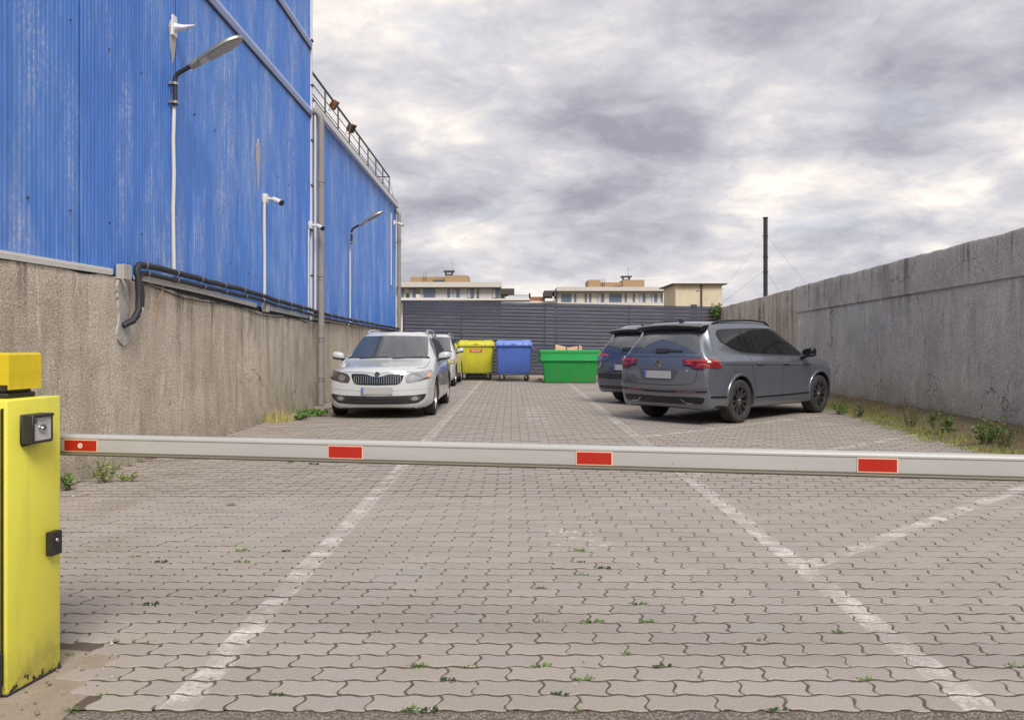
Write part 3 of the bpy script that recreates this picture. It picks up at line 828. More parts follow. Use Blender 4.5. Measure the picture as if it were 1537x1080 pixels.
# cement smear round the pipe entry, thin wires
sm = MB(); rr = random.Random(12)
pts = [(7.93, 1.90), (8.10, 1.91), (8.16, 1.8), (8.16, 1.6), (8.12, 1.5), (8.22, 1.36), (8.18, 1.28), (8.08, 1.23), (7.96, 1.27), (7.92, 1.36), (7.98, 1.5), (7.96, 1.62), (7.94, 1.8)]
ol = chaikin([(a, b, 0) for a, b in pts], 2)
sm.prism([(p.x + rr.uniform(-.012, .012), p.y + rr.uniform(-.012, .012)) for p in ol], LWX - 0.01, LWX + 0.024, 'X')
so = sm.build('cement_patch', 'cement_smear'); tag(so, 'grey cement smear where the black hoses enter the concrete wall', 'cement patch')
wr = MB(); Y0 = 7.98
wr.tube([(LWX + 0.05, Y0 - 0.03, 1.92), (LWX + 0.07, Y0 - 0.01, 1.86), (LWX + 0.06, Y0 + 0.06, 1.78), (LWX + 0.02, Y0 + 0.10, 1.72)], 0.011, 7)
tag(wr.build('cable', 'grey_plastic', None, True), 'short grey cable hanging out of the junction box at the hoses', 'cable')
wr = MB(); wr.tube([(LWX + 0.03, 8.95, 1.92), (LWX + 0.035, 8.92, 1.84), (LWX + 0.02, 8.8, 1.72), (LWX + 0.02, 8.78, 1.6), (LWX + 0.02, 8.74, 1.5)], 0.005, 5)
tag(wr.build('cable', 'orange_cord', None, True), 'thin orange cord dangling down the concrete wall', 'cable')
rr = random.Random(6); pth = []; y = 8.4
while y < 15.5:
    pth.append((LWX + 0.018, y, interp(WALLTOP, y) - 0.03 - 0.02 * math.sin(y * 2.1) + rr.uniform(-.008, .008))); y += 0.3
tag(MB().tube(pth, 0.008, 6).build('cable', 'black_rubber', None, True), 'thin dark cable sagging along the top of the concrete wall', 'cable')

# wall bracket high on the cladding with filler round it
Yb = wallY(262); zb_ = W(262, 42, Yb).z
br = thing('wall_bracket', 'white pointed bracket high on the blue wall above the lamp', 'bracket', (LWX - 0.03, Yb, zb_))
MB().prism([(-0.10, -0.02), (0.0, 0.15), (0.11, 0.0), (0.06, -0.26), (0.0, -0.42), (-0.05, -0.26)], 0.0, 0.012, 'X').build('filler_patch', 'grey_plastic', br)
MB().prism([(-0.06, -0.10), (0.06, -0.10), (0.05, 0.14), (-0.05, 0.14)], 0.012, 0.04, 'X').build('wall_plate', 'white_trim', br)
b = MB(); b.tube([(0.03, 0, 0.0), (0.14, 0, 0.0), (0.27, 0, 0.03)], [0.055, 0.035, 0.008], 10); b.build('spike', 'white_trim', br, True)
# pale filler streak above the middle camera
Yc = wallY(390); q = MB().prism([(-.10, 0.35), (0, 0.5), (0.09, 0.30), (0.05, -0.1), (0.0, -0.32), (-0.06, -0.05)], LWX - 0.035, LWX - 0.018, 'X', M=Matrix.Translation((0, Yc, W(390, 255, Yc).z)))
tag(q.build('filler_patch', 'grey_plastic'), 'pale filler streak on the blue wall above the middle camera', 'filler patch')

# ------------------------------------------------------------------ right boundary wall
rw = thing('boundary_wall', 'high grey roughcast concrete wall along the right side', 'wall', (rwall_x(15), 15, 0))
def rw_top(y): return 2.80 - 0.0161 * (y - 10.6)
def rstrip(name, y0, y1, zlo, zhi, dx, th, mat, jag=0.0, seed=1):
    m_ = MB(); rr = random.Random(seed); n = max(2, int((y1 - y0) / 0.25)); V = []
    for i in range(n + 1):
        y = y0 + (y1 - y0) * i / n; x = rwall_x(y) - dx; a, b = zlo(y), zhi(y) + rr.uniform(-jag, jag)
        j = lambda: rr.uniform(-.005, .005)
        zs = [a, a + (b - a) * .25, a + (b - a) * .5, a + (b - a) * .75, b - 0.03, b]
        V += [(x + j() + (0.015 if k == 5 else 0), y, z) for k, z in enumerate(zs)] + [(x + th, y, b), (x + th, y, a)]
    k = 8
    m_.add(V, [(i * k + q, (i + 1) * k + q, (i + 1) * k + (q + 1) % k, i * k + (q + 1) % k) for i in range(n) for q in range(k)] + [tuple(range(k)), tuple(n * k + q for q in range(k))[::-1]])
    o = m_.build(name, mat, rw, 50); o.matrix_parent_inverse = Matrix.Translation((-rwall_x(15), -15, 0)); return o
rstrip('wall_body', 1.0, 19.55, lambda y: -0.06, lambda y: rw_top(y) - 0.63, 0.0, 0.34, 'plaster_right', 0, 1)
rstrip('upper_band', 1.0, 19.56, lambda y: rw_top(y) - 0.632, rw_top, 0.035, 0.36, 'plaster_right', 0.012, 2)
rstrip('far_wall_body', 19.57, 28.6, lambda y: -0.06, rw_top, -0.07, 0.26, 'plaster_left', 0.012, 3)
# ------------------------------------------------------------------ slatted steel fence at the back
FY = 27.95
fc = thing('slatted_fence', 'dark blue-grey steel fence of horizontal slats closing the yard', 'fence', (-3.9, FY, 0))
fc.rotation_euler = (0, math.atan(0.236 / 11.2), 0)
PITCH = 0.125; segs = [(0.02, 2.054), (2.056, 5.024), (5.026, 8.004), (8.006, 11.15)]
prof = [(0.0, 0.0), (-0.026, 0.004), (-0.034, 0.014), (-0.032, 0.108), (-0.024, 0.1195), (0.012, 0.119), (0.012, 0.0)]      # (y, z)
cache = {}
for si, (a, b) in enumerate(segs):
    cache[si] = MB().prism(prof, a, b, 'X').mesh('slat', 'fence_steel')
    for k in range(21):
        link('slat', cache[si], fc, (0, 0, 0.12 + PITCH * k))
for x in (0.0, 2.055, 5.025, 8.005, 11.16):
    MB().box((x - 0.03, 0.02, 0.0), (x + 0.03, 0.08, 2.78)).build('fence_post', 'fence_steel', fc)
MB().box((0.0, -0.045, 2.748), (11.2, 0.05, 2.79)).build('top_rail', 'fence_steel', fc)
kb = MB(); kb.box((-3.95, FY - 0.16, -0.02), (7.25, FY + 0.1, 0.115), bev=0.02)
tag(kb.build('kerb', 'kerb_concrete'), 'low pale concrete kerb under the slatted fence', 'kerb')

# ------------------------------------------------------------------ yellow barrier
def fn_yellow(n, b, c):
    p = n.obj(); x, y, z = n.sep(p)
    a = n.noise(p, 5, 5, 0.6); f = n.noise(p, 38, 5, 0.7)
    col = n.mix(a, srgb(220, 213, 66), srgb(234, 228, 98))
    run = n.mr(n.noise(n.v('MULTIPLY', p, (1, 1, 0.08)), 16, 4, 0.6), 0.55, 0.75, 0, 0.18)
    col = n.mix(run, col, srgb(150, 138, 60))
    low = n.mr(z, 0.0, 0.22, 1, 0)
    grime = n.m('MULTIPLY', low, n.mr(n.noise(p, 8, 5, 0.7), 0.35, 0.65, 0, 0.75))
    col = n.mix(grime, col, srgb(128, 118, 82))
    chip = n.m('GREATER_THAN', n.m('ADD', f, n.m('MULTIPLY', n.mr(z, 0.0, 0.09, 1, 0), 0.24)), 0.73)
    col = n.mix(chip, col, srgb(74, 66, 50))
    n.put(b.inputs['Base Color'], col)
    n.put(b.inputs['Roughness'], n.m('MULTIPLY_ADD', chip, 0.4, 0.42))
    n.put(b.inputs['Normal'], n.bump(n.m('ADD', n.m('MULTIPLY', chip, -0.6), n.noise(p, 90, 2)), 0.2, 0.004))
material('yellow_paint', (0.7, 0.66, 0.06), 0.42, fn=fn_yellow)
material('beacon_yellow', srgb(222, 196, 40), 0.3, fn=weathered(0.1, 12, 0.15, 0.05), Transmission_Weight=0.0)
def fn_boom(n, b, c):
    p = n.obj(); x, y, z = n.sep(p)
    k = n.mr(n.noise(n.v('MULTIPLY', p, (0.4, 1, 4)), 9, 5, 0.65), 0.3, 0.7, 0.93, 1.04)
    col = n.mix(1.0, (0.45, 0.44, 0.42), n.xyz(k, k, k), 'MULTIPLY')
    spk = n.m('GREATER_THAN', n.noise(p, 60, 2), 0.76)
    n.put(b.inputs['Base Color'], n.mix(n.m('MULTIPLY', spk, 0.6), col, (0.2, 0.18, 0.15)))
material('boom_white', 0.7, 0.35, fn=fn_boom)
material('rubber_grey', srgb(128, 122, 106), 0.6, fn=weathered(0.12, 8, 0.3, 0.05))
material('reflector_red', srgb(182, 40, 22), 0.35, fn=weathered(0.08, 20, 0.06, 0.04))
material('sticker_edge', srgb(232, 196, 170), 0.5)
material('sticker_white', srgb(232, 224, 214), 0.4)
material('sticker_mark', srgb(196, 60, 40), 0.4)
material('plate_grey', srgb(196, 194, 196), 0.35, 0.2, fn=weathered(0.1, 20, 0.1, 0.05))
material('chrome', srgb(200, 200, 202), 0.15, 1.0)
material('black_plastic', srgb(40, 38, 38), 0.5, fn=weathered(0.2, 14, 0.25, 0.1))

ba = thing('barrier_gate', 'yellow barrier cabinet with its white boom lowered across the entrance', 'barrier', (-1.803, 2.805, 0.0), math.atan2(-0.17, 0.985))
BW, BD, BH = 0.40, 0.262, 1.057
MB().box((-BW, 0.0, 0.0), (0.0, BD, BH), bev=0.006, seg=2).build('cabinet', 'yellow_paint', ba, 50)
MB().box((-BW + 0.03, -0.011, 0.05), (-0.022, -0.002, BH - 0.03), bev=0.003).build('door', 'yellow_paint', ba, 50)
MB().box((-0.0195, -0.006, 0.04), (-0.012, 0.0005, BH - 0.03)).build('door_gap', 'black_plastic', ba)
MB().box((-0.03, -0.018, 0.01), (-0.006, -0.0115, 0.16), bev=0.003).build('rubber_strip', 'black_plastic', ba)
MB().box((-BW - 0.004, -0.004, 0.0), (0.004, BD + 0.004, 0.008), bev=0.003).build('base_plate', 'black_metal', ba)
# key switch: black hood, grey plate, lock cylinder
ks = MB().box((0.0, 0.055, 0.893), (0.010, 0.165, 1.0), bev=0.004).box((0.008, 0.058, 0.988), (0.058, 0.162, 1.0), bev=0.003).box((0.008, 0.055, 0.893), (0.058, 0.067, 0.999), bev=0.003).box((0.008, 0.155, 0.897), (0.050, 0.165, 0.999), bev=0.003).box((0.008, 0.058, 0.893), (0.05, 0.162, 0.903), bev=0.003).build('key_switch', 'black_plastic', ba, 40)
MB().box((0.03, 0.0675, 0.9035), (0.048, 0.1545, 0.9875)).build('switch_plate', 'plate_grey', ks)
MB().lathe([(0.0, 0.058), (0.009, 0.058), (0.011, 0.054), (0.0165, 0.053), (0.018, 0.047)], 20, 'X', M=Matrix.Translation((0, 0.112, 0.946))).build('lock_cylinder', 'chrome', ks, 40)
MB().box((0.0575, 0.1105, 0.939), (0.0585, 0.1135, 0.953)).build('key_slot', 'black_plastic', ks)
for k in range(3): MB().box((0.0482, 0.072, 0.966 + 0.006 * k), (0.0487, 0.087, 0.970 + 0.006 * k)).build('printed_line', 'black_plastic', ks)
for a in range(5):
    an = R(35 + 27 * a)
    MB().box((0.0482, 0.112 + 0.028 * math.cos(an) - .0015, 0.946 + 0.028 * math.sin(an) - .0015), (0.0487, 0.112 + 0.028 * math.cos(an) + .0015, 0.946 + 0.028 * math.sin(an) + .0015)).build('printed_dot', 'black_plastic', ks)
MB().box((0.001, 0.06, 0.884), (0.012, 0.10, 0.893), bev=0.003).build('sealant', 'black_plastic', ks)
pc = MB().box((0.0, 0.182, 0.452), (0.030, 0.236, 0.543), bev=0.005, seg=2).build('photocell', 'black_plastic', ba, 40)
MB().lathe([(0.0, 0.0315), (0.007, 0.0315), (0.008, 0.0295)], 14, 'X', M=Matrix.Translation((0, 0.209, 0.51))).build('photocell_eye', 'chrome', pc, 40)
# beacon on top
bb = MB().box((-0.165, 0.06, BH + 0.0005), (-0.055, 0.20, BH + 0.02), bev=0.004).box((-0.150, 0.07, BH + 0.018), (-0.065, 0.19, BH + 0.034), bev=0.004).build('beacon_base', 'black_plastic', ba, 40)
bc = MB(); V = []
for z, k in ((BH + 0.033, 0.98), (BH + 0.10, 1.0), (BH + 0.160, 0.98), (BH + 0.168, 0.93)):
    for sx, sy in ((-1, -1), (1, -1), (1, 1), (-1, 1)): V.append((-0.11 + sx * 0.072 * k, 0.13 + sy * 0.078 * k, z))
bc.add(V, [(r_ * 4 + i, r_ * 4 + (i + 1) % 4, r_ * 4 + 4 + (i + 1) % 4, r_ * 4 + 4 + i) for r_ in range(3) for i in range(4)] + [(0, 1, 2, 3), (12, 13, 14, 15)])
bl = bc.build('beacon_lamp', 'beacon_yellow', ba)
MB().box((-0.075, 0.0505, BH + 0.034), (-0.045, 0.0535, BH + 0.05)).build('broken_corner', 'black_plastic', bl)
# boom
ZB, ZT = 0.806, 0.891
sec = [(0.0, ZB + 0.014), (0.0, ZT - 0.014)] + [(0.014 - 0.014 * math.cos(R(a)), ZT - 0.014 + 0.014 * math.sin(R(a))) for a in (18, 36, 54, 72, 90)] + \
      [(0.034 + 0.014 * math.sin(R(a)), ZT - 0.014 + 0.014 * math.cos(R(a))) for a in (0, 18, 36, 54, 72, 90)] + [(0.048, ZB + 0.014)]
bm_ = MB().prism([(0.372 + a, b_) for a, b_ in sec], -0.33, 4.3, 'X').build('boom', 'boom_white', ba, 40)
for z in (ZB + 0.0165, ZT - 0.0165): MB().box((-0.33, 0.3708, z - 0.0012), (4.3, 0.3725, z + 0.0012)).build('boom_groove', 'rubber_grey', bm_)
rub = [(0.374, ZB + 0.0135), (0.372, ZB + 0.006), (0.380, ZB), (0.395, ZB - 0.003), (0.410, ZB), (0.419, ZB + 0.006), (0.417, ZB + 0.0135)]
MB().prism(rub, -0.33, 4.3, 'X').build('boom_edge_strip', 'rubber_grey', bm_, 50)
MB().lathe([(0, 0.262), (0.075, 0.262), (0.075, 0.30), (0.05, 0.305), (0.05, 0.371)], 24, 'Y', M=Matrix.Translation((-0.2, 0, 0.85))).build('boom_hub', 'galvanised', ba, 40)
for i, (a, b_) in enumerate(((97, 145), (494, 544), (867, 919), (1290, 1348))):
    L = [(1.737 + 3.165 * ((q - CX) / F)) / (0.985 + 0.17 * ((q - CX) / F)) for q in (a, b_)]
    MB().box((L[0] - 0.004, 0.3695, 0.823), (L[1] + 0.004, 0.3712, 0.873)).build('sticker_border', 'sticker_edge', bm_)
    rf = MB().box((L[0], 0.3685, 0.827), (L[1], 0.3702, 0.869)).build('reflector', 'reflector_red', bm_)
    if i == 0:
        mc = (L[0] + L[1]) / 2
        MB().lathe([(0.0, 0.3676), (0.0105, 0.3676), (0.0105, 0.3690)], 20, 'Y', M=Matrix.Translation((mc, 0, 0.848))).build('reflector_badge', 'sticker_white', bm_)
        MB().tube([Vector((mc + 0.0045 * math.cos(R(q)), 0.3676, 0.848 + 0.0055 * math.sin(R(q)))) for q in range(-110, 131, 20)], 0.0011, 5).build('badge_mark', 'sticker_mark', bm_)

# ------------------------------------------------------------------ wheeled bins and the green skip
def rrect(w, d, r, n=5):
    pts = []
    for cx, cy, a0 in ((w / 2 - r, d / 2 - r, 0), (-w / 2 + r, d / 2 - r, 90), (-w / 2 + r, -d / 2 + r, 180), (w / 2 - r, -d / 2 + r, 270)):
        pts += [(cx + r * math.cos(R(a0 + 90 * k / n)), cy + r * math.sin(R(a0 + 90 * k / n))) for k in range(n + 1)]
    return pts
def loft(rings, cap0=True, cap1=True):
    """rings: list of (list of xy, z)"""
    m_ = MB(); n = len(rings[0][0]); V = []
    for pts, z in rings: V += [(p[0], p[1], z) for p in pts]
    Fc = [(k * n + i, k * n + (i + 1) % n, (k + 1) * n + (i + 1) % n, (k + 1) * n + i) for k in range(len(rings) - 1) for i in range(n)]
    if cap0: Fc.append(tuple(range(n))[::-1])
    if cap1: Fc.append(tuple((len(rings) - 1) * n + i for i in range(n)))
    return m_.add(V, Fc)
def fn_bin(n, b, c):
    p = n.obj()
    a = n.noise(p, 3, 5, 0.6); d = n.mr(n.noise(n.v('MULTIPLY', p, (2, 2, 0.4)), 4, 5, 0.7), 0.45, 0.72, 0, 0.55)
    k = n.m('MULTIPLY_ADD', a, 0.3, 0.85)
    col = n.mix(1.0, c, n.xyz(k, k, k), 'MULTIPLY')
    n.put(b.inputs['Base Color'], n.mix(d, col, tuple(0.6 * q + 0.08 for q in c)))
    sc = n.m('GREATER_THAN', n.noise(n.v('MULTIPLY', p, (6, 6, 0.7)), 7, 4, 0.75), 0.70)
    n.put(b.inputs['Roughness'], n.m('MULTIPLY_ADD', sc, 0.2, 0.45))
material('bin_yellow', srgb(200, 194, 48), 0.45, fn=fn_bin)
material('bin_blue', srgb(74, 104, 184), 0.45, fn=fn_bin)
material('bin_blue_lid', srgb(112, 138, 210), 0.5, fn=fn_bin)
def fn_green(n, b, c):
    p = n.obj(); x, y, z = n.sep(p)
    a = n.noise(p, 3, 5, 0.6)
    col = n.mix(a, srgb(14, 128, 52), srgb(30, 150, 70))
    low = n.m('MULTIPLY', n.mr(z, 0.0, 0.8, 1, 0.2), n.mr(n.noise(p, 4, 6, 0.7), 0.42, 0.68, 0, 0.6))
    col = n.mix(low, col, srgb(84, 98, 66))
    scr = n.m('GREATER_THAN', n.noise(n.v('MULTIPLY', p, (5, 5, 0.8)), 6, 5, 0.8, 1.0), 0.685)
    col = n.mix(n.m('MULTIPLY', scr, 0.5), col, srgb(160, 190, 150))
    n.put(b.inputs['Base Color'], col)
material('bin_green', srgb(20, 132, 56), 0.5, fn=fn_green)
material('bin_green_rim', srgb(40, 168, 84), 0.45, fn=fn_bin)
material('label_red', srgb(200, 44, 26), 0.4)
material('label_white', srgb(240, 240, 236), 0.4)
def fn_card(n, b, c):
    p = n.obj()
    n.put(b.inputs['Base Color'], n.mix(n.noise(p, 9, 4), srgb(176, 142, 108), srgb(210, 180, 146)))
material('cardboard', srgb(190, 156, 122), 0.85, fn=fn_card)

def wheeled_bin(loc, rz, body, lid, label, sign, w=1.27, zt=1.2, flip=False):
    t = thing('wheeled_bin', label, 'bin', loc, rz, 'four-wheeled rubbish bins by the fence')
    zb = 0.25; k = w / 1.27
    B = loft([(rrect(1.00 * k, 0.74, .10), zb), (rrect(1.08 * k, 0.80, .09), zb + 0.035), (rrect(1.13 * k, 0.88, .09), zb + .5), (rrect(1.17 * k, 0.95, .08), zt - 0.10), (rrect(1.17 * k, 0.95, .08), zt - 0.03)])
    B.build('body', body, t, 40)
    for x in (-0.34, 0.34):
        V = [(x - 0.012, -0.415, zb + .05), (x + 0.012, -0.415, zb + .05), (x + 0.012, -0.482, zt - .1), (x - 0.012, -0.482, zt - .1), (x - 0.012, -0.395, zb + .05), (x + 0.012, -0.395, zb + .05), (x + 0.012, -0.47, zt - .1), (x - 0.012, -0.47, zt - .1)]
        MB().add(V, [(0, 1, 2, 3), (0, 4, 5, 1), (1, 5, 6, 2), (2, 6, 7, 3), (3, 7, 4, 0)]).build('rib', body, t)
    loft([(rrect(1.20 * k, 0.99, .08), zt - 0.05), (rrect(1.27 * k, 1.06, .08), zt - 0.035), (rrect(1.27 * k, 1.06, .08), zt), (rrect(1.22 * k, 1.0, .08), zt + .002)]).build('rim', body, t, 40)
    for s in (-1, 1):      # trunnion bosses
        MB().lathe([(0, 0), (0.05, 0), (0.045, 0.05), (0.035, 0.07), (0, 0.07)], 14, 'X', M=Matrix.Translation((s * 0.59 * k, 0, zt - 0.13)) @ Matrix.Rotation(0 if s > 0 else math.pi, 4, 'Z')).build('trunnion', body, t, 40)
    L = loft([(rrect(1.25 * k, 1.04, .08), zt + 0.003), (rrect(1.24 * k, 1.02, .09), zt + 0.05), (rrect(1.20 * k, 0.92, .10), zt + 0.10), (rrect(1.10 * k, 0.66, .12), zt + 0.145), (rrect(0.8 * k, 0.36, .12), zt + 0.16)]).build('lid', lid, t, 45)
    for x in (-0.42, 0.42):
        bm2 = MB(); bm2.prism([(-0.515, zt + .02), (-0.50, zt + .075), (-0.43, zt + .135), (-0.2, zt + .172), (-0.2, zt + .10), (-0.42, zt + .03)], x - 0.13, x + 0.13, 'X'); bm2.build('lid_boss', lid, L, 30)
        for d in (-0.10, 0.10):
            MB().box((x + d - 0.012, -0.536, zt - 0.02), (x + d + 0.012, -0.50, zt + .07), bev=.004).build('hinge_lug', lid if not flip else body, L)
    MB().box((-0.09, -0.54, zt + .03), (0.09, -0.515, zt + .05), bev=.005).build('lid_handle', lid, L)
    for sx in (-0.42, 0.42):
        for sy in (-0.30, 0.30):
            c = MB(); M_ = Matrix.Translation((sx * k, sy, 0.10)) @ Matrix.Rotation(R(20 if sx < 0 else -35), 4, 'Z')
            c.lathe([(0.0, -0.022), (0.075, -0.022), (0.098, -0.016), (0.1, 0.0), (0.098, 0.016), (0.075, 0.022), (0.0, 0.022)], 22, 'Y', M=M_)
            w_ = c.build('caster', 'black_rubber', t, 40)
            f = MB(); f.box((-0.03, -0.04, 0.0), (0.045, -0.026, 0.14), M=M_).box((-0.03, 0.026, 0.0), (0.045, 0.04, 0.14), M=M_).box((-0.05, -0.05, 0.13), (0.07, 0.05, 0.155), M=M_)
            f.build('caster_fork', 'galvanised', w_)
    if sign:
        sg = MB().box((-0.205, -0.474, 0.96), (0.205, -0.455, 1.06), bev=.003).build('sign', 'label_red', t)
        me = text_mesh('SULO', 0.098, 0.002); me.materials.append(MATS['label_white'])
        o = link('lettering', me, sg, (0, -0.4765, 1.009), (R(90), 0, 0)); o.scale = (1.28, 1, 1)
    return t
wheeled_bin((-1.22, 27.05, 0), 0.0, 'bin_yellow', 'bin_yellow', 'yellow four-wheeled bin with a red label', True)
wheeled_bin((0.07, 26.35, 0), R(-2), 'bin_blue', 'bin_blue_lid', 'blue four-wheeled bin between the yellow bin and green skip', False, 1.25, flip=True)

sk = thing('skip_container', 'open green plastic skip with cardboard sticking out', 'skip', (1.86, 25.35, 0), R(-3))
def rr_open(w, d): return rrect(w, d, 0.06, 3)
loft([(rr_open(1.58, .86), 0.004), (rr_open(1.64, .92), 0.03), (rr_open(1.80, 1.10), .86), (rr_open(1.82, 1.12), 1.0), (rr_open(1.74, 1.04), 1.0), (rr_open(1.70, 1.0), .85), (rr_open(1.5, .8), 0.06)]).build('tub', 'bin_green', sk, 40)
loft([(rr_open(1.835, 1.135), 0.70), (rr_open(1.875, 1.175), .71), (rr_open(1.89, 1.19), .94), (rr_open(1.93, 1.23), .955), (rr_open(1.95, 1.25), 1.03), (rr_open(1.90, 1.2), 1.045), (rr_open(1.76, 1.06), 1.04), (rr_open(1.75, 1.05), .9)], False, False).build('rim_band', 'bin_green_rim', sk, 40)
for s in (-1, 1):
    MB().tube([(s * 0.94, -0.4, 0.92), (s * 1.03, -0.4, 0.90), (s * 1.05, -0.4, 0.72), (s * 0.93, -0.4, 0.66)], 0.022, 8).tube([(s * 0.94, 0.3, 0.92), (s * 1.03, 0.3, 0.90), (s * 1.05, 0.3, 0.72), (s * 0.93, 0.3, 0.66)], 0.022, 8).tube([(s * 1.05, -0.4, 0.72), (s * 1.05, 0.3, 0.72)], 0.02, 8).build('side_handle', 'bin_green', sk, True)
for (x, y, rot, w_, h_, lab) in ((1.52, 25.05, (R(70), R(14), R(8)), .34, .40, 'largest cardboard flap leaning at the left in the green skip'), (1.93, 25.1, (R(62), R(-8), R(-14)), .34, .34, 'middle cardboard flap sticking out of the green skip'), (2.14, 25.2, (R(80), R(30), R(30)), .12, .42, 'narrow upright cardboard strip in the green skip')):
    m_ = MB().box((-w_ / 2, -h_ / 2, -0.004), (w_ / 2, h_ / 2, 0.004)).box((-w_ / 2, h_ / 2 - .01, -0.004), (w_ / 2, h_ / 2 + .10, 0.004), M=Matrix.Translation((0, 0, .03)) @ Matrix.Rotation(R(-14), 4, 'X'))
    tag(m_.build('cardboard_piece', 'cardboard', None, False, (x, y, 0.93), rot), lab, 'cardboard', 'cardboard in the skip')
for (x, y, a, lab) in ((0.98, 26.9, 20, 'small scrap of cardboard on the ground left of the green skip'), (2.95, 26.2, -15, 'small scrap of cardboard on the ground right of the green skip')):
    tag(MB().box((-.17, -.06, 0), (.17, .06, .05), bev=.01).box((-.1, -.1, 0.05), (.05, .03, .075)).build('cardboard_scrap', 'cardboard', None, False, (x, y, 0.002), (0, 0, R(a))), lab, 'cardboard')

# ------------------------------------------------------------------ far buildings
material('far_white', srgb(214, 210, 204), 0.8, fn=weathered(0.06, 0.4, 0.1, 0))
material('far_brown', srgb(160, 134, 102), 0.85, fn=weathered(0.08, 0.4, 0.1, 0))
material('far_roof', srgb(196, 190, 184), 0.5, fn=weathered(0.06, 0.4, 0.1, 0))
material('far_dark', srgb(70, 66, 66), 0.6)
material('far_glass', srgb(96, 112, 134), 0.12, 0.0, 0.8)
material('far_frame', srgb(70, 70, 76), 0.5)
material('far_wood', srgb(150, 96, 66), 0.8)
material('far_curtain', srgb(190, 196, 204), 0.7)
material('far_green', srgb(50, 70, 38), 0.9)
material('beige_render', srgb(206, 194, 170), 0.9, fn=weathered(0.1, 0.5, 0.35, 0.05, 6))
FD = 190.0
def far_building(name, label, cx, x0, x1, roof_y0, roof_y1, wall_y1, wins, extras):
    base = W(cx, HY, FD); base.z = 0
    t = thing(name, label, 'building', base)
    def fb(nm, mat, pxa, pya, pxb, pyb, d0, d1, par=None):
        a = W(pxa, pya, FD); b = W(pxb, pyb, FD)
        m_ = MB().box((a.x - base.x, d0, b.z), (b.x - base.x, d1, a.z))
        return m_.build(nm, mat, par or t)
    a = W(x0, roof_y1, FD); b = W(x1, wall_y1, FD)
    MB().box((a.x - base.x, 0, 0), (b.x - base.x, 14, a.z)).build('wall', 'far_white', t)
    fb('roof', 'far_roof', x0 - 1.5, roof_y0, x1 + 0.5, roof_y1 - 1.6, -1.6, 15)
    fb('roof_edge', 'far_dark', x0 - 1.5, roof_y1 - 1.6, x1 + 0.5, roof_y1, -1.5, 14.9)
    for (wa, wb, ya, yb, kind) in wins:
        f = fb('window', 'far_frame', wa, ya, wb, yb, -0.10, 0.05)
        n = 1 if wb - wa < 5 else (2 if wb - wa < 11 else 3)
        w_ = (wb - wa - 0.5) / n
        for k in range(n):
            fb('pane', 'far_curtain' if kind and k != n - 1 else 'far_glass', wa + 0.4 + k * w_, ya + 0.5, wa + 0.1 + (k + 1) * w_, yb - 0.3, -0.13, -0.105, f)
    for e in extras: fb(*e)
    return t
def lw_(a, b, k=0): return (600 + a / 7.685, 600 + b / 7.685, 395 + 295 / 7.685, 395 + 402 / 7.685, k)
ex = [('penthouse', 'far_brown', 612.4, 413.3, 666, 428, 4, 12), ('penthouse', 'far_brown', 665.5, 411.2, 701.3, 428, 3.5, 12),
      ('chimney', 'far_dark', 666, 405, 668, 416, 4, 5), ('chimney', 'far_dark', 675.5, 405, 677.5, 416, 4, 5), ('chimney_cap', 'far_dark', 663.8, 403.6, 680, 406, 3.5, 5.5), ('chimney_bar', 'far_dark', 666, 409, 677, 411, 4, 5),
      ('hatch', 'far_frame', 648, 418.5, 665, 425, 3, 4), ('ladder', 'far_dark', 633.5, 408, 634, 425, 3.4, 3.6), ('ladder', 'far_dark', 636.8, 408, 637.3, 425, 3.4, 3.6), ('aerial', 'far_dark', 677.4, 388, 677.7, 404, 4.4, 4.5),
      ('balcony', 'far_white', 600, 447.8, 697, 451.5, -3.2, -3.0), ('balcony', 'far_white', 697, 449, 795, 453, -3.2, -3.0), ('balcony_slab', 'far_dark', 600, 451.5, 795, 453, -3.3, 0),
      ('pergola', 'far_dark', 751.5, 433.2, 772, 441.7, -1, 8), ('pergola_post', 'far_dark', 759, 441, 760, 450, 0, .3), ('hedge', 'far_green', 752, 445, 758, 450, -1, 0),
      ('planter', 'far_white', 626, 442.5, 632, 448, -2.4, -1.5), ('potted_shrub', 'far_green', 627.8, 434, 631, 442.5, -2.2, -1.7), ('potted_shrub', 'far_green', 611, 440.5, 615.5, 447.5, -2.2, -1.7),
      ('railing', 'far_frame', 763, 443.6, 795, 444.3, -3, -2.9), ('railing', 'far_curtain', 763, 444.3, 795, 449, -3, -2.95), ('post', 'far_dark', 793.5, 441, 796, 450, -3, -2)]
for k in range(4):
    ex.append(('mullion', 'far_roof', 666.5 + 30 * k - 25, 433, 667 + 30 * k - 25, 448, -.06, .02))
far_building('apartment_block', 'white flat-roofed apartment block behind the fence on the left with brown penthouse', 680, 590, 751.5, 423.8, 433, 449,
             [lw_(20, 45), lw_(110, 190, 1), lw_(275, 410), lw_(550, 580), lw_(615, 690, 1), lw_(780, 855, 1), lw_(890, 915), lw_(1065, 1145, 1)], ex)
def rw_(a, b, k=0): return (800 + a / 5.123, 800 + b / 5.123, 395 + 236 / 5.123, 395 + 309 / 5.123, k)
rx = lambda a: 800 + a / 5.123
ry = lambda a: 395 + a / 5.123
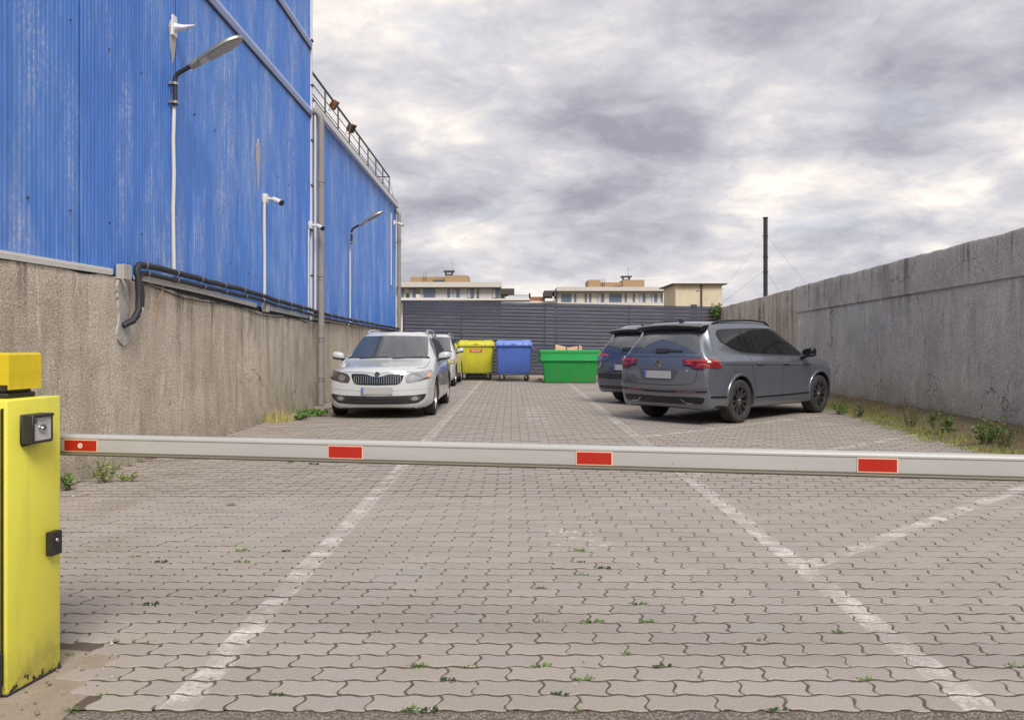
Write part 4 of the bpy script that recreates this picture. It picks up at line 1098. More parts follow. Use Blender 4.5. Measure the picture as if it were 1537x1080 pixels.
ex = [('penthouse', 'far_brown', rx(437), ry(118), rx(533), ry(192), 3.5, 12), ('penthouse', 'far_brown', rx(532), ry(136), rx(708), ry(192), 4, 12), ('penthouse', 'far_brown', rx(706), ry(118), rx(877), ry(192), 3.6, 12),
      ('chimney', 'far_dark', rx(707), ry(92), rx(717), ry(140), 4.2, 5), ('chimney', 'far_dark', rx(756), ry(92), rx(766), ry(140), 4.2, 5), ('chimney_cap', 'far_dark', rx(696), ry(86), rx(778), ry(97), 3.6, 5.6), ('chimney_bar', 'far_dark', rx(708), ry(112), rx(766), ry(120), 4.2, 5),
      ('hatch', 'far_frame', rx(640), ry(168), rx(705), ry(187), 3.3, 3.9), ('ladder', 'far_dark', rx(543), ry(112), rx(546), ry(186), 3.3, 3.5), ('ladder', 'far_dark', rx(560), ry(112), rx(563), ry(186), 3.3, 3.5), ('aerial', 'far_dark', rx(752), ry(10), rx(754), ry(88), 4.5, 4.6),
      ('pergola', 'far_dark', rx(85), ry(212), rx(186), ry(256), -1, 8), ('pergola_post', 'far_white', rx(148), ry(222), rx(160), ry(292), -1, -.6), ('wooden_screen', 'far_wood', rx(-30), ry(254), rx(95), ry(288), 2, 2.3), ('terrace_wall', 'far_white', rx(-30), ry(288), rx(190), ry(330), 1, 2),
      ('parapet', 'far_roof', rx(190), ry(306), rx(1005), ry(318), -3.2, -3.0)]
far_building('apartment_block', 'white flat-roofed apartment block on the right beside the beige blank building', 918, rx(188), rx(1003), ry(185), ry(224), ry(312),
             [rw_(218, 295), rw_(318, 333), rw_(398, 413), rw_(433, 448), rw_(498, 547, 1), rw_(587, 682), rw_(706, 720), rw_(768, 783), rw_(820, 865, 1), rw_(910, 955, 1), rw_(984, 998)], ex)
# beige blank block
bz = thing('beige_building', 'plain beige rendered building with thin flat roof behind the fence', 'building', (19.75, 95, 0))
xr = (1083.5 - CX) / F * 95 - 19.75
zt_ = W(1050, 427.2, 95).z
MB().box((0, 0, 0), (xr, 7.3, zt_)).build('wall', 'beige_render', bz)
MB().box((-0.5, -0.5, zt_), (xr + 0.5, 7.8, zt_ + 0.14)).build('roof', 'far_dark', bz)
xp = (1052.5 - CX) / F * 95 - 19.75
MB().tube([(xp, -0.1, 0), (xp, -0.1, zt_ + 0.05)], 0.11, 8).build('pipe', 'far_dark', bz, True)
for dx, z in ((-.62, zt_ - .82), (-.42, zt_ - .82)): MB().box((xp + dx, -0.03, z), (xp + dx + .13, 0.0, z + .13)).build('vent', 'far_dark', bz)
MB().box((xp - 1.25, -0.4, 0), (xp - 0.6, 0, W(0, 457, 95).z)).build('hatch', 'far_dark', bz)
# chimney with guy wires
CY = 60.0; cb = W(1149, 326, CY)
ch = thing('steel_chimney', 'tall thin black steel chimney held by guy wires beyond the right wall', 'chimney', (cb.x, CY, 0))
MB().tube([(0, 0, 0), (0, 0, cb.z)], 0.165, 14).build('stack', 'black_metal', ch, True)
for py in (327, 354, 386, 408): MB().lathe([(0.166, -.04), (0.20, -.04), (0.20, .04), (0.166, .04)], 14, 'Z', M=Matrix.Translation((0, 0, W(0, py, CY).z))).build('flange', 'black_metal', ch, 40)
for (dx, dy, zz_) in ((3.6, -1, W(0, 352, CY).z), (-3.8, -1, W(0, 352, CY).z), (2.6, 3, W(0, 405, CY).z), (-3.2, 2, W(0, 405, CY).z)):
    MB().tube([(0, 0, zz_), (dx * 1.3, dy, 3.4)], 0.007, 5).build('guy_wire', 'rail_steel', ch)

# ------------------------------------------------------------------ cars
def paint(name, c, metal, rough, flake=0.0, coat=1.0, dust=0.12):
    def fn(n, b, cc):
        p = n.obj()
        d = n.mr(n.noise(p, 3.5, 5, 0.65), 0.45, 0.75, 0, dust)
        low = n.mr(n.sep(p)[2], 0.15, 0.6, dust * 1.8, 0)
        d = n.m('ADD', d, n.m('MULTIPLY', low, n.noise(p, 14, 4)))
        n.put(b.inputs['Base Color'], n.mix(d, cc, (0.25, 0.235, 0.21)))
        n.put(b.inputs['Roughness'], n.m('ADD', n.m('MULTIPLY', d, 0.4), rough))
        n.put(b.inputs['Coat Roughness'], n.m('MULTIPLY_ADD', d, 0.25, 0.03))
    material(name, c, rough, metal, coat=coat, fn=fn)
paint('car_white', (0.52, 0.535, 0.545), 0.0, 0.35)
paint('car_grey', srgb(110, 115, 126), 0.55, 0.28)
paint('car_navy', srgb(84, 94, 118), 0.55, 0.28)
material('car_glass', (0.010, 0.012, 0.013), 0.03, 0.0, 0.5, IOR=1.55)
material('windscreen_glass', (0.05, 0.053, 0.057), 0.05, 0.0, 0.5, IOR=2.5)
material('lamp_clear', (0.36, 0.37, 0.39), 0.08, 0.5, coat=1.0)
material('lamp_dark', (0.06, 0.06, 0.065), 0.12, 0.2, coat=1.0)
material('lamp_red', (0.20, 0.010, 0.009), 0.12, 0.0, coat=1.0)
material('lamp_red_pale', (0.50, 0.07, 0.055), 0.12, 0.0, coat=1.0)
material('lamp_orange', (0.75, 0.36, 0.16), 0.15, coat=0.8)
material('gloss_black', (0.010, 0.010, 0.012), 0.25, 0.0, 0.35, coat=0.2)
material('trim_black', (0.022, 0.022, 0.024), 0.5, fn=weathered(0.15, 10, 0.2, 0.05))
material('tyre_rubber', (0.028, 0.027, 0.027), 0.8, fn=weathered(0.2, 10, 0.4, 0.15))
material('alloy_silver', (0.55, 0.55, 0.56), 0.3, 0.85)
material('alloy_black', (0.04, 0.04, 0.042), 0.3, coat=0.6)
material('seam_dark', (0.02, 0.02, 0.022), 0.6)
material('number_plate', (0.40, 0.395, 0.385), 0.5, fn=weathered(0.12, 5, 0.2, 0.0))
material('plate_blue', (0.10, 0.16, 0.45), 0.5)
material('door_blue', srgb(92, 120, 190), 0.5)

def cage_mesh(st, fm, rm, levels=2):
    """st: rings of nine half-section points (x, y>=0, z) floor centre -> roof centre; fm / rm: three mid points closing the nose and tail"""
    m_ = MB(); V = []; ids = {}
    def vid(key, p):
        if key not in ids: ids[key] = len(V); V.append(p)
        return ids[key]
    def pt(s, i, sd):
        p = st[s][i]
        if i in (0, 8): sd = 1
        return vid((s, i, sd), (p[0], p[1] * sd, p[2]))
    def mp(tag_, arr, i, sd):
        if i == 0: sd = 1
        p = arr[i]; return vid((tag_, i, sd), (p[0], p[1] * sd, p[2]))
    Fc = []
    for s in range(len(st) - 1):
        for i in range(8):
            for sd in (1, -1): Fc.append((pt(s, i, sd), pt(s + 1, i, sd), pt(s + 1, i + 1, sd), pt(s, i + 1, sd)))
    for s, arr, tg in ((0, fm, 'f'), (len(st) - 1, rm, 'r')):
        for sd in (1, -1):
            P = lambda i: pt(s, i, sd)
            Mm = lambda i: mp(tg, arr, i, sd)
            Fc += [(P(0), P(1), Mm(1), Mm(0)), (P(1), P(2), Mm(2), Mm(1)), (P(2), P(3), P(4), Mm(2)), (Mm(2), P(4), P(5), P(6)), (Mm(1), Mm(2), P(6), P(7)), (Mm(0), Mm(1), P(7), P(8))]
    m_.lines = [(pt(q, i, sd), pt(q + 1, i, sd), i) for q in range(len(st) - 1) for i in range(9) for sd in (1, -1)]
    return m_.add(V, Fc)

class Car:
    def __init__(s, name, label, loc, rz, scale, cagemb, paintmat, axles, track, wr, arch_r, group='cars parked in the yard', crease=None):
        s.t = thing(name, label, 'car', loc, rz, group); s.t.scale = (scale,) * 3
        me = cagemb.mesh('body', [paintmat, 'trim_black'])
        o = bpy.data.objects.new('tmp', me); C.objects.link(o)
        if crease:
            at = me.attributes.new('crease_edge', 'FLOAT', 'EDGE'); ek = {tuple(sorted(e.vertices)): e.index for e in me.edges}
            for (a_, b_, i_) in cagemb.lines:
                if i_ in crease and (min(a_, b_), max(a_, b_)) in ek: at.data[ek[(min(a_, b_), max(a_, b_))]].value = crease[i_]
        md = o.modifiers.new('s', 'SUBSURF'); md.levels = 3; md.render_levels = 3
        target = [v.co.copy() for v in me.vertices]
        for it in range(6):                       # make the smooth surface pass through the cage points
            dg = bpy.context.evaluated_depsgraph_get()
            base = bpy.data.meshes.new_from_object(o.evaluated_get(dg))
            if it == 5: break
            for i, v in enumerate(me.vertices): v.co += (target[i] - base.vertices[i].co) * 0.7
            me.update(); o.update_tag()
            bpy.data.meshes.remove(base)
        s.bvh = BVHTree.FromPolygons([v.co.copy() for v in base.vertices], [tuple(p.vertices) for p in base.polygons])
        cut = []
        for ax in axles:
            for sd in (1, -1):
                y0, y1 = (0.56, 1.2) if sd > 0 else (-1.2, -0.56)
                prof = [(0, y0), (arch_r, y0), (arch_r, y1), (0, y1)]
                cm = MB().lathe([(0.0001, y0), (arch_r, y0), (arch_r, y1), (0.0001, y1)], 48, 'Y', M=Matrix.Translation((ax, 0, wr + 0.015)))
                bmx = cm.mesh('cut', 'trim_black'); b = bmesh.new(); b.from_mesh(bmx); bmesh.ops.remove_doubles(b, verts=b.verts[:], dist=0.001); bmesh.ops.recalc_face_normals(b, faces=b.faces[:]); b.to_mesh(bmx); b.free()
                co = bpy.data.objects.new('cut', bmx); C.objects.link(co); cut.append(co)
                md = o.modifiers.new('b', 'BOOLEAN'); md.operation = 'DIFFERENCE'; md.object = co; md.solver = 'EXACT'
        dg = bpy.context.evaluated_depsgraph_get()
        fin = bpy.data.meshes.new_from_object(o.evaluated_get(dg)); fin.name = 'body'
        fin.materials.clear(); fin.materials.append(MATS[paintmat]); fin.materials.append(MATS['trim_black'])
        for p in fin.polygons:
            c = p.center; k = 0
            for ax in axles:
                if math.hypot(c.x - ax, c.z - wr - 0.015) < arch_r + 0.004 and 0.5 < abs(c.y) < 0.99 and math.hypot(c.x - ax, c.z - wr - 0.015) > 0 and (abs(p.normal.y) < 0.5 or abs(abs(c.y) - 0.56) < 0.01): k = 1
            if p.normal.z < -0.75 and c.z < 0.4: k = 1
            p.material_index = k; p.use_smooth = True
        fin.set_sharp_from_angle(angle=R(38))
        bpy.data.objects.remove(o)
        for co in cut: bpy.data.objects.remove(co)
        s.body = link('body', fin, s.t)
        s.axles, s.track, s.wr, s.ar = axles, track, wr, arch_r
        s.paint = paintmat
    def ray(s, view, u, v):
        org, d = {'R': ((u, -3, v), (0, 1, 0)), 'L': ((u, 3, v), (0, -1, 0)), 'F': ((6, u, v), (-1, 0, 0)), 'B': ((-6, u, v), (1, 0, 0)), 'T': ((u, v, 5), (0, 0, -1))}[view]
        h = s.bvh.ray_cast(Vector(org), Vector(d))
        if h[0] is None:
            mid = Vector(org); 
            h = s.bvh.find_nearest({'R': Vector((u, -0.9, v)), 'L': Vector((u, 0.9, v)), 'F': Vector((2.1, u, v)), 'B': Vector((-2.2, u, v)), 'T': Vector((u, v, 1.4))}[view])
        nn = h[1]
        if nn.dot(Vector(d)) > 0: nn = -nn
        return h[0], nn
    def patch(s, name, mat, view, outline, off=0.004, th=0.012, grid=0.05, sm=2, parent=None):
        ol = chaikin([(a, b, 0) for a, b in outline], 2, True, 0.13) if sm else [Vector((a, b, 0)) for a, b in outline]
        P = [Vector((p.x, p.y)) for p in ol]
        # densify long edges
        Q = []
        for i, a in enumerate(P):
            b = P[(i + 1) % len(P)]; k = max(1, int((b - a).length / grid))
            Q += [a.lerp(b, j / k) for j in range(k)]
        P = Q; n = len(P); poly = [(p.x, p.y) for p in P]
        x0, x1 = min(p.x for p in P), max(p.x for p in P); y0, y1 = min(p.y for p in P), max(p.y for p in P)
        pts = list(P); x = x0 + grid / 2
        while x < x1:
            y = y0 + grid / 2
            while y < y1:
                if in_poly(x, y, poly) and min((p - Vector((x, y))).length for p in P) > grid * 0.4: pts.append(Vector((x, y)))
                y += grid
            x += grid
        r = delaunay_2d_cdt(pts, [(i, (i + 1) % n) for i in range(n)], [], 1, 1e-6)
        vs, es, fs = r[0], r[1], r[2]
        top = []; bot = []
        for p in vs:
            h, nn = s.ray(view, p.x, p.y); top.append(h + nn * off); bot.append(h + nn * (off - th))
        cnt = {}
        for f in fs:
            for i in range(len(f)):
                e = (f[i], f[(i + 1) % len(f)]); k = (min(e), max(e)); cnt[k] = cnt.get(k, 0) + 1
        m_ = MB(); m_.add(top + bot, [tuple(f) for f in fs] + [(a, b, b + len(vs), a + len(vs)) for (a, b), c in cnt.items() if c == 1])
        me = bpy.data.meshes.new(name); me.from_pydata([tuple(q) for q in m_.v], [], m_.f); me.materials.append(MATS[mat])
        bb = bmesh.new(); bb.from_mesh(me)
        bmesh.ops.recalc_face_normals(bb, faces=bb.faces[:])
        vsum = sum((f.normal.dot(s.ray(view, *vs[0])[1]) for f in bb.faces if len(f.verts) == 3), 0.0)
        if vsum < 0: bmesh.ops.reverse_faces(bb, faces=bb.faces[:])
        bb.to_mesh(me); bb.free()
        me.polygons.foreach_set('use_smooth', [True] * len(me.polygons)); me.set_sharp_from_angle(angle=R(40))
        return link(name, me, parent or s.t)
    def both(s, name, mat, outline, **kw):
        return [s.patch(name, mat, v, outline, **kw) for v in ('R', 'L')]
    def mirror2(s, name, mat, view, outline, **kw):
        return [s.patch(name, mat, view, outline, **kw), s.patch(name, mat, view, [(-a, b) for a, b in outline], **kw)]
    def ribbon(s, name, mat, view, path, w=0.008, off=0.002, th=0.006, sm=2, parent=None):
        pts = chaikin([(a, b, 0) for a, b in path], sm, False) if sm else [Vector((a, b, 0)) for a, b in path]
        q = [pts[0]]
        for p in pts[1:]:
            k = max(1, int((p - q[-1]).length / 0.05)); a = q[-1].copy()
            q += [a.lerp(p, (j + 1) / k) for j in range(k)]
        V = []
        for i, p in enumerate(q):
            t = (q[min(i + 1, len(q) - 1)] - q[max(i - 1, 0)]); t.normalize() ; nn = Vector((-t.y, t.x, 0)) * w / 2
            for e in (p + nn, p - nn):
                h, no = s.ray(view, e.x, e.y); V += [h + no * off, h + no * (off - th)]
        n = len(q); Fc = []
        for i in range(n - 1):
            a = 4 * i; b = a + 4
            Fc += [(a, b, b + 2, a + 2), (a, a + 1, b + 1, b), (a + 2, b + 2, b + 3, a + 3)]
        return MB().add(V, Fc).build(name, mat, parent or s.t, 40)
    def wheels(s, rimmat, rim_r, w, style, rimface):
        r = s.wr
        tread = 64
        ty = MB(); V = []
        prof = [(rim_r - 0.005, -w / 2 + .012), (rim_r + .012, -w / 2 + .004), (r - .055, -w / 2 - .004), (r - .03, -w / 2), (r - .012, -w / 2 + .012), (r - .002, -w / 2 + .03), (r, -w / 2 + .06),
                (r, w / 2 - .06), (r - .002, w / 2 - .03), (r - .012, w / 2 - .012), (r - .03, w / 2), (rim_r, w / 2 - .01)]
        for k, (pr, py) in enumerate(prof):
            for j in range(tread * 2):
                a = 2 * math.pi * j / (tread * 2); rr_ = pr - (0.008 if (j % 4 < 1 and 3 <= k <= 9) else 0)
                V.append((rr_ * math.cos(a), py, rr_ * math.sin(a)))
        n = tread * 2
        ty.add(V, [(i * n + j, i * n + (j + 1) % n, (i + 1) * n + (j + 1) % n, (i + 1) * n + j) for i in range(len(prof) - 1) for j in range(n)])
        tym = ty.mesh('tyre', 'tyre_rubber', 40)
        rm = MB()
        f = -w / 2 + 0.016
        rm.lathe([(rim_r, f - .006), (rim_r - .012, f - .008), (rim_r - .018, f + .004), (rim_r - .022, f + .05), (rim_r - .03, w / 2 - .02)], 48, 'Y')
        rm.lathe([(0.0, f + .004), (0.028, f + .004), (0.034, f + .012), (0.072, f + .02), (0.075, f + .05)], 30, 'Y')
        for k in range(5):
            for sgn in ((-1, 1) if style == 'double' else (0,)):
                a0 = 2 * math.pi * k / 5 + R(90) + sgn * R(8); a1 = 2 * math.pi * k / 5 + R(90) + sgn * R(17)
                hw0, hw1 = (0.015, 0.017) if sgn else (0.03, 0.045)
                c0 = Vector((math.cos(a0), 0, math.sin(a0))) * 0.05; c1 = Vector((math.cos(a1), 0, math.sin(a1))) * (rim_r - 0.014)
                d = (c1 - c0).normalized(); nn = Vector((-d.z, 0, d.x))
                V = []
                for c, hw, yy in ((c0, hw0, f + .016), (c1, hw1, f + .002)):
                    for sg in (-1, 1):
                        V += [c + nn * hw * sg * 0.7 + Vector((0, yy, 0)), c + nn * hw * sg + Vector((0, yy + .014, 0)), c + nn * hw * sg + Vector((0, yy + .035, 0))]
                # order: 0..2 = c0 left(top,edge,back) 3..5 = c0 right, 6..8 c1 left, 9..11 c1 right
                rm.add(V, [(0, 3, 9, 6), (0, 6, 7, 1), (1, 7, 8, 2), (3, 4, 10, 9), (4, 5, 11, 10)])
        rmm = rm.mesh('rim', rimmat, 30)
        dk = MB().lathe([(0.0, f + .075), (rim_r - .06, f + .075), (rim_r - .06, f + .09), (0, f + .09)], 30, 'Y').mesh('brake_disc', 'galvanised' if style != 'double' else 'trim_black')
        wl = MB().lathe([(0.0, w / 2 - .03), (rim_r - .02, w / 2 - .03)], 24, 'Y').mesh('inner_disc', 'trim_black')
        cp = MB().lathe([(0.0, f - .002), (0.020, f - .002), (0.023, f + .003)], 18, 'Y').mesh('hub_cap', 'chrome')
        bl_ = MB()
        for k in range(5):
            a = 2 * math.pi * k / 5 + R(54); bl_.lathe([(0.0, f + .012), (0.007, f + .012), (0.008, f + .02)], 8, 'Y', M=Matrix.Translation((0.05 * math.cos(a), 0, 0.05 * math.sin(a))))
        blm = bl_.mesh('wheel_bolts', 'galvanised')
        for ax in s.axles:
            for sd in (1, -1):
                e = bpy.data.objects.new('wheel', tym); C.objects.link(e); e.parent = s.t
                e.location = (ax, sd * s.track, r); e.rotation_euler = (0, R(20 + 37 * ax), math.pi if sd > 0 else 0)
                for nm, mm in (('rim', rmm), ('brake_disc', dk), ('inner_disc', wl), ('hub_cap', cp), ('wheel_bolts', blm)): link(nm, mm, e)
    def arch_trim(s, mat, w=0.05, proud=0.012):
        for ax in s.axles:
            for v in ('R', 'L'):
                V = []; n = 40; Fc = []
                for i in range(n + 1):
                    a = R(-28 + 236 * i / n)
                    for k, (rr_, of) in enumerate(((s.ar - 0.004, -0.03), (s.ar - 0.004, proud * 0.8), (s.ar + 0.012, proud), (s.ar + w - 0.01, proud * 0.8), (s.ar + w, -0.004))):
                        x = ax + rr_ * math.cos(a); z = s.wr + 0.015 + rr_ * math.sin(a)
                        z = max(z, 0.20)
                        h, nn = s.ray(v, x, z); yy = Vector((0, -1 if v == 'R' else 1, 0))
                        V.append(h + yy * of)
                Fc = [(i * 5 + k, i * 5 + k + 1, (i + 1) * 5 + k + 1, (i + 1) * 5 + k) for i in range(n) for k in range(4)]
                MB().add(V, Fc).build('arch_trim', mat, s.t, 50)

def superell(c, ax, e=0.7, nu=20, nv=12, M=None):
    sp = lambda v, p: math.copysign(abs(v) ** p, v)
    V = []; Fc = []
    for i in range(nv + 1):
        ph = -math.pi / 2 + math.pi * i / nv
        for j in range(nu):
            th = 2 * math.pi * j / nu
            V.append((c[0] + ax[0] * sp(math.cos(ph), e) * sp(math.cos(th), e), c[1] + ax[1] * sp(math.cos(ph), e) * sp(math.sin(th), e), c[2] + ax[2] * sp(math.sin(ph), e)))
    for i in range(nv):
        for j in range(nu): Fc.append((i * nu + j, i * nu + (j + 1) % nu, (i + 1) * nu + (j + 1) % nu, (i + 1) * nu + j))
    return V, Fc

def mirrors(car, x, y, z, capmat, sx=0.085, sy=0.115, sz=0.075):
    for sd in (1, -1):
        V, Fc = superell((x, sd * y, z), (sx, sy, sz), 0.75)
        V = [(a - 0.05 * (abs(b) - y), b, c + 0.03 * (abs(b) - y) / sy * 0.5) for a, b, c in V]
        mr_ = MB().add(V, Fc).build('mirror', capmat, car.t, 60)
        V2, F2 = superell((x + 0.002, sd * y, z - sz * 0.62), (sx * 1.02, sy * 0.94, sz * 0.36), 0.7)
        V2 = [(a - 0.05 * (abs(b) - y), b, c + 0.03 * (abs(b) - y) / sy * 0.5) for a, b, c in V2]
        MB().add(V2, F2).build('mirror_base', 'trim_black', mr_, 60)
        MB().tube([(x + 0.02, sd * (y - sy * 0.6), z - sz * 0.8), (x + 0.04, sd * (y - sy - 0.07), z - sz - 0.02)], 0.028, 8).build('mirror_arm', 'trim_black', mr_, True)
        MB().lathe([(0.0, 0.0), (1.0, 0.0)], 24, 'X', M=Matrix.Translation((x - sx * 0.99 - 0.012, sd * y, z)) @ Matrix.Diagonal((1, sy * 0.72, sz * 0.66, 1))).build('mirror_glass', 'car_glass', mr_)

def roof_rail(car, y, x0, x1, z, mat, h=0.04, lift=0.035):
    for sd in (1, -1):
        pth = []
        n = 16
        for i in range(n + 1):
            t = i / n; x = x0 + (x1 - x0) * t
            hh, nn = car.ray('T', x, sd * y)
            k = min(1, min(t, 1 - t) * 9)
            pth.append((x, sd * y, hh.z + 0.004 + lift * math.sin(k * math.pi / 2)))
        MB().tube(pth, 0.02, 8).build('roof_rail', mat, car.t, True)

def handles(car, spots_, mat):
    for x, z in spots_:
        for v, sd in (('R', -1), ('L', 1)):
            h, nn = car.ray(v, x, z)
            car.patch('handle_cup', 'seam_dark', v, [(x - .07, z - .02), (x + .06, z - .022), (x + .06, z + .018), (x - .07, z + .02)], 0.0015, 0.004)
            V, Fc = superell((x, h.y + sd * 0.02, z + 0.004), (0.10, 0.014, 0.014), 0.6, 12, 8)
            MB().add(V, Fc).build('door_handle', mat, car.t, 60)

def plate(car, view, z, hw, hh, blue_side, off=0.012):
    h, nn = car.ray(view, 0, z); sg = 1 if view == 'F' else -1
    x = h.x + sg * off
    M_ = Matrix.Translation((x, 0, z))
    p = MB().box((-0.006, -hw, -hh), (0.006, hw, hh), M=M_).build('number_plate', 'number_plate', car.t)
    b = blue_side * hw
    MB().box((-0.0072, min(b, b * 0.84), -hh * .95), (0.0072, max(b, b * 0.84), hh * .95), M=M_).build('plate_band', 'plate_blue', p)

# ---- white estate car
def X(x, *yz): return [(q[2] if len(q) > 2 else x, q[0], q[1]) for q in yz]
def estate_cage(dz=0.0):
    up = lambda ring: [(x, y, z + (dz * max(0, (z - .9)) / .56)) for x, y, z in ring]
    st = [X(2.0, (0, .19, 2.19), (.36, .19, 2.17), (.72, .21, 2.05), (.83, .42, 1.97), (.835, .58, 1.94), (.80, .70, 1.96), (.62, .765, 2.07), (.34, .79, 2.15), (0, .80, 2.17)),
          X(1.78, (0, .17), (.45, .17), (.83, .20, 1.74), (.895, .45, 1.68), (.90, .64, 1.66), (.85, .775, 1.68), (.64, .85, 1.85), (.35, .87, 1.95), (0, .875, 1.98)),
          X(1.343, (0, .17), (.5, .17), (.87, .21), (.905, .47), (.91, .70), (.85, .855), (.66, .915), (.35, .94), (0, .945)),
          X(.95, (0, .17), (.5, .17), (.87, .21), (.905, .5), (.91, .76), (.85, .92), (.745, .96, 1.02), (.40, .985, 1.14), (0, .99, 1.18)),
          X(.70, (0, .17), (.5, .17), (.87, .21), (.905, .5), (.91, .78), (.85, .945), (.73, 1.03, .86), (.39, 1.05, 1.0), (0, 1.055, 1.05)),
          X(.30, (0, .17), (.5, .17), (.87, .21), (.905, .5), (.91, .79), (.85, .96), (.63, 1.355, .14), (.34, 1.40, .27), (0, 1.41, .32)),
          X(.0, (0, .17), (.5, .17), (.87, .21), (.905, .5), (.91, .80), (.85, .965), (.60, 1.415, -.10), (.34, 1.465, .0), (0, 1.48, .03)),
          X(-.6, (0, .17), (.5, .17), (.87, .21), (.905, .5), (.91, .81), (.85, .975), (.595, 1.432), (.34, 1.485), (0, 1.50)),
          X(-1.343, (0, .18), (.5, .18), (.87, .22), (.905, .5), (.91, .83), (.84, .99), (.585, 1.435), (.33, 1.47), (0, 1.478)),
          X(-1.9, (0, .22), (.5, .22), (.85, .26), (.895, .52), (.895, .85), (.81, 1.01), (.56, 1.40), (.32, 1.435), (0, 1.44)),
          X(-2.2, (0, .26), (.5, .26), (.80, .3), (.86, .54), (.85, .86), (.76, 1.02, -2.15), (.54, 1.34, -2.05), (.31, 1.37, -2.08), (0, 1.375, -2.09))]
    st = [up(r) for r in st]
    fm = [(2.235, 0, .52), (2.215, .35, .52), (2.10, .70, .50)]
    rm = [(-2.40, 0, .8), (-2.39, .36, .8), (-2.34, .7, .8)]
    return cage_mesh(st, fm, rm)

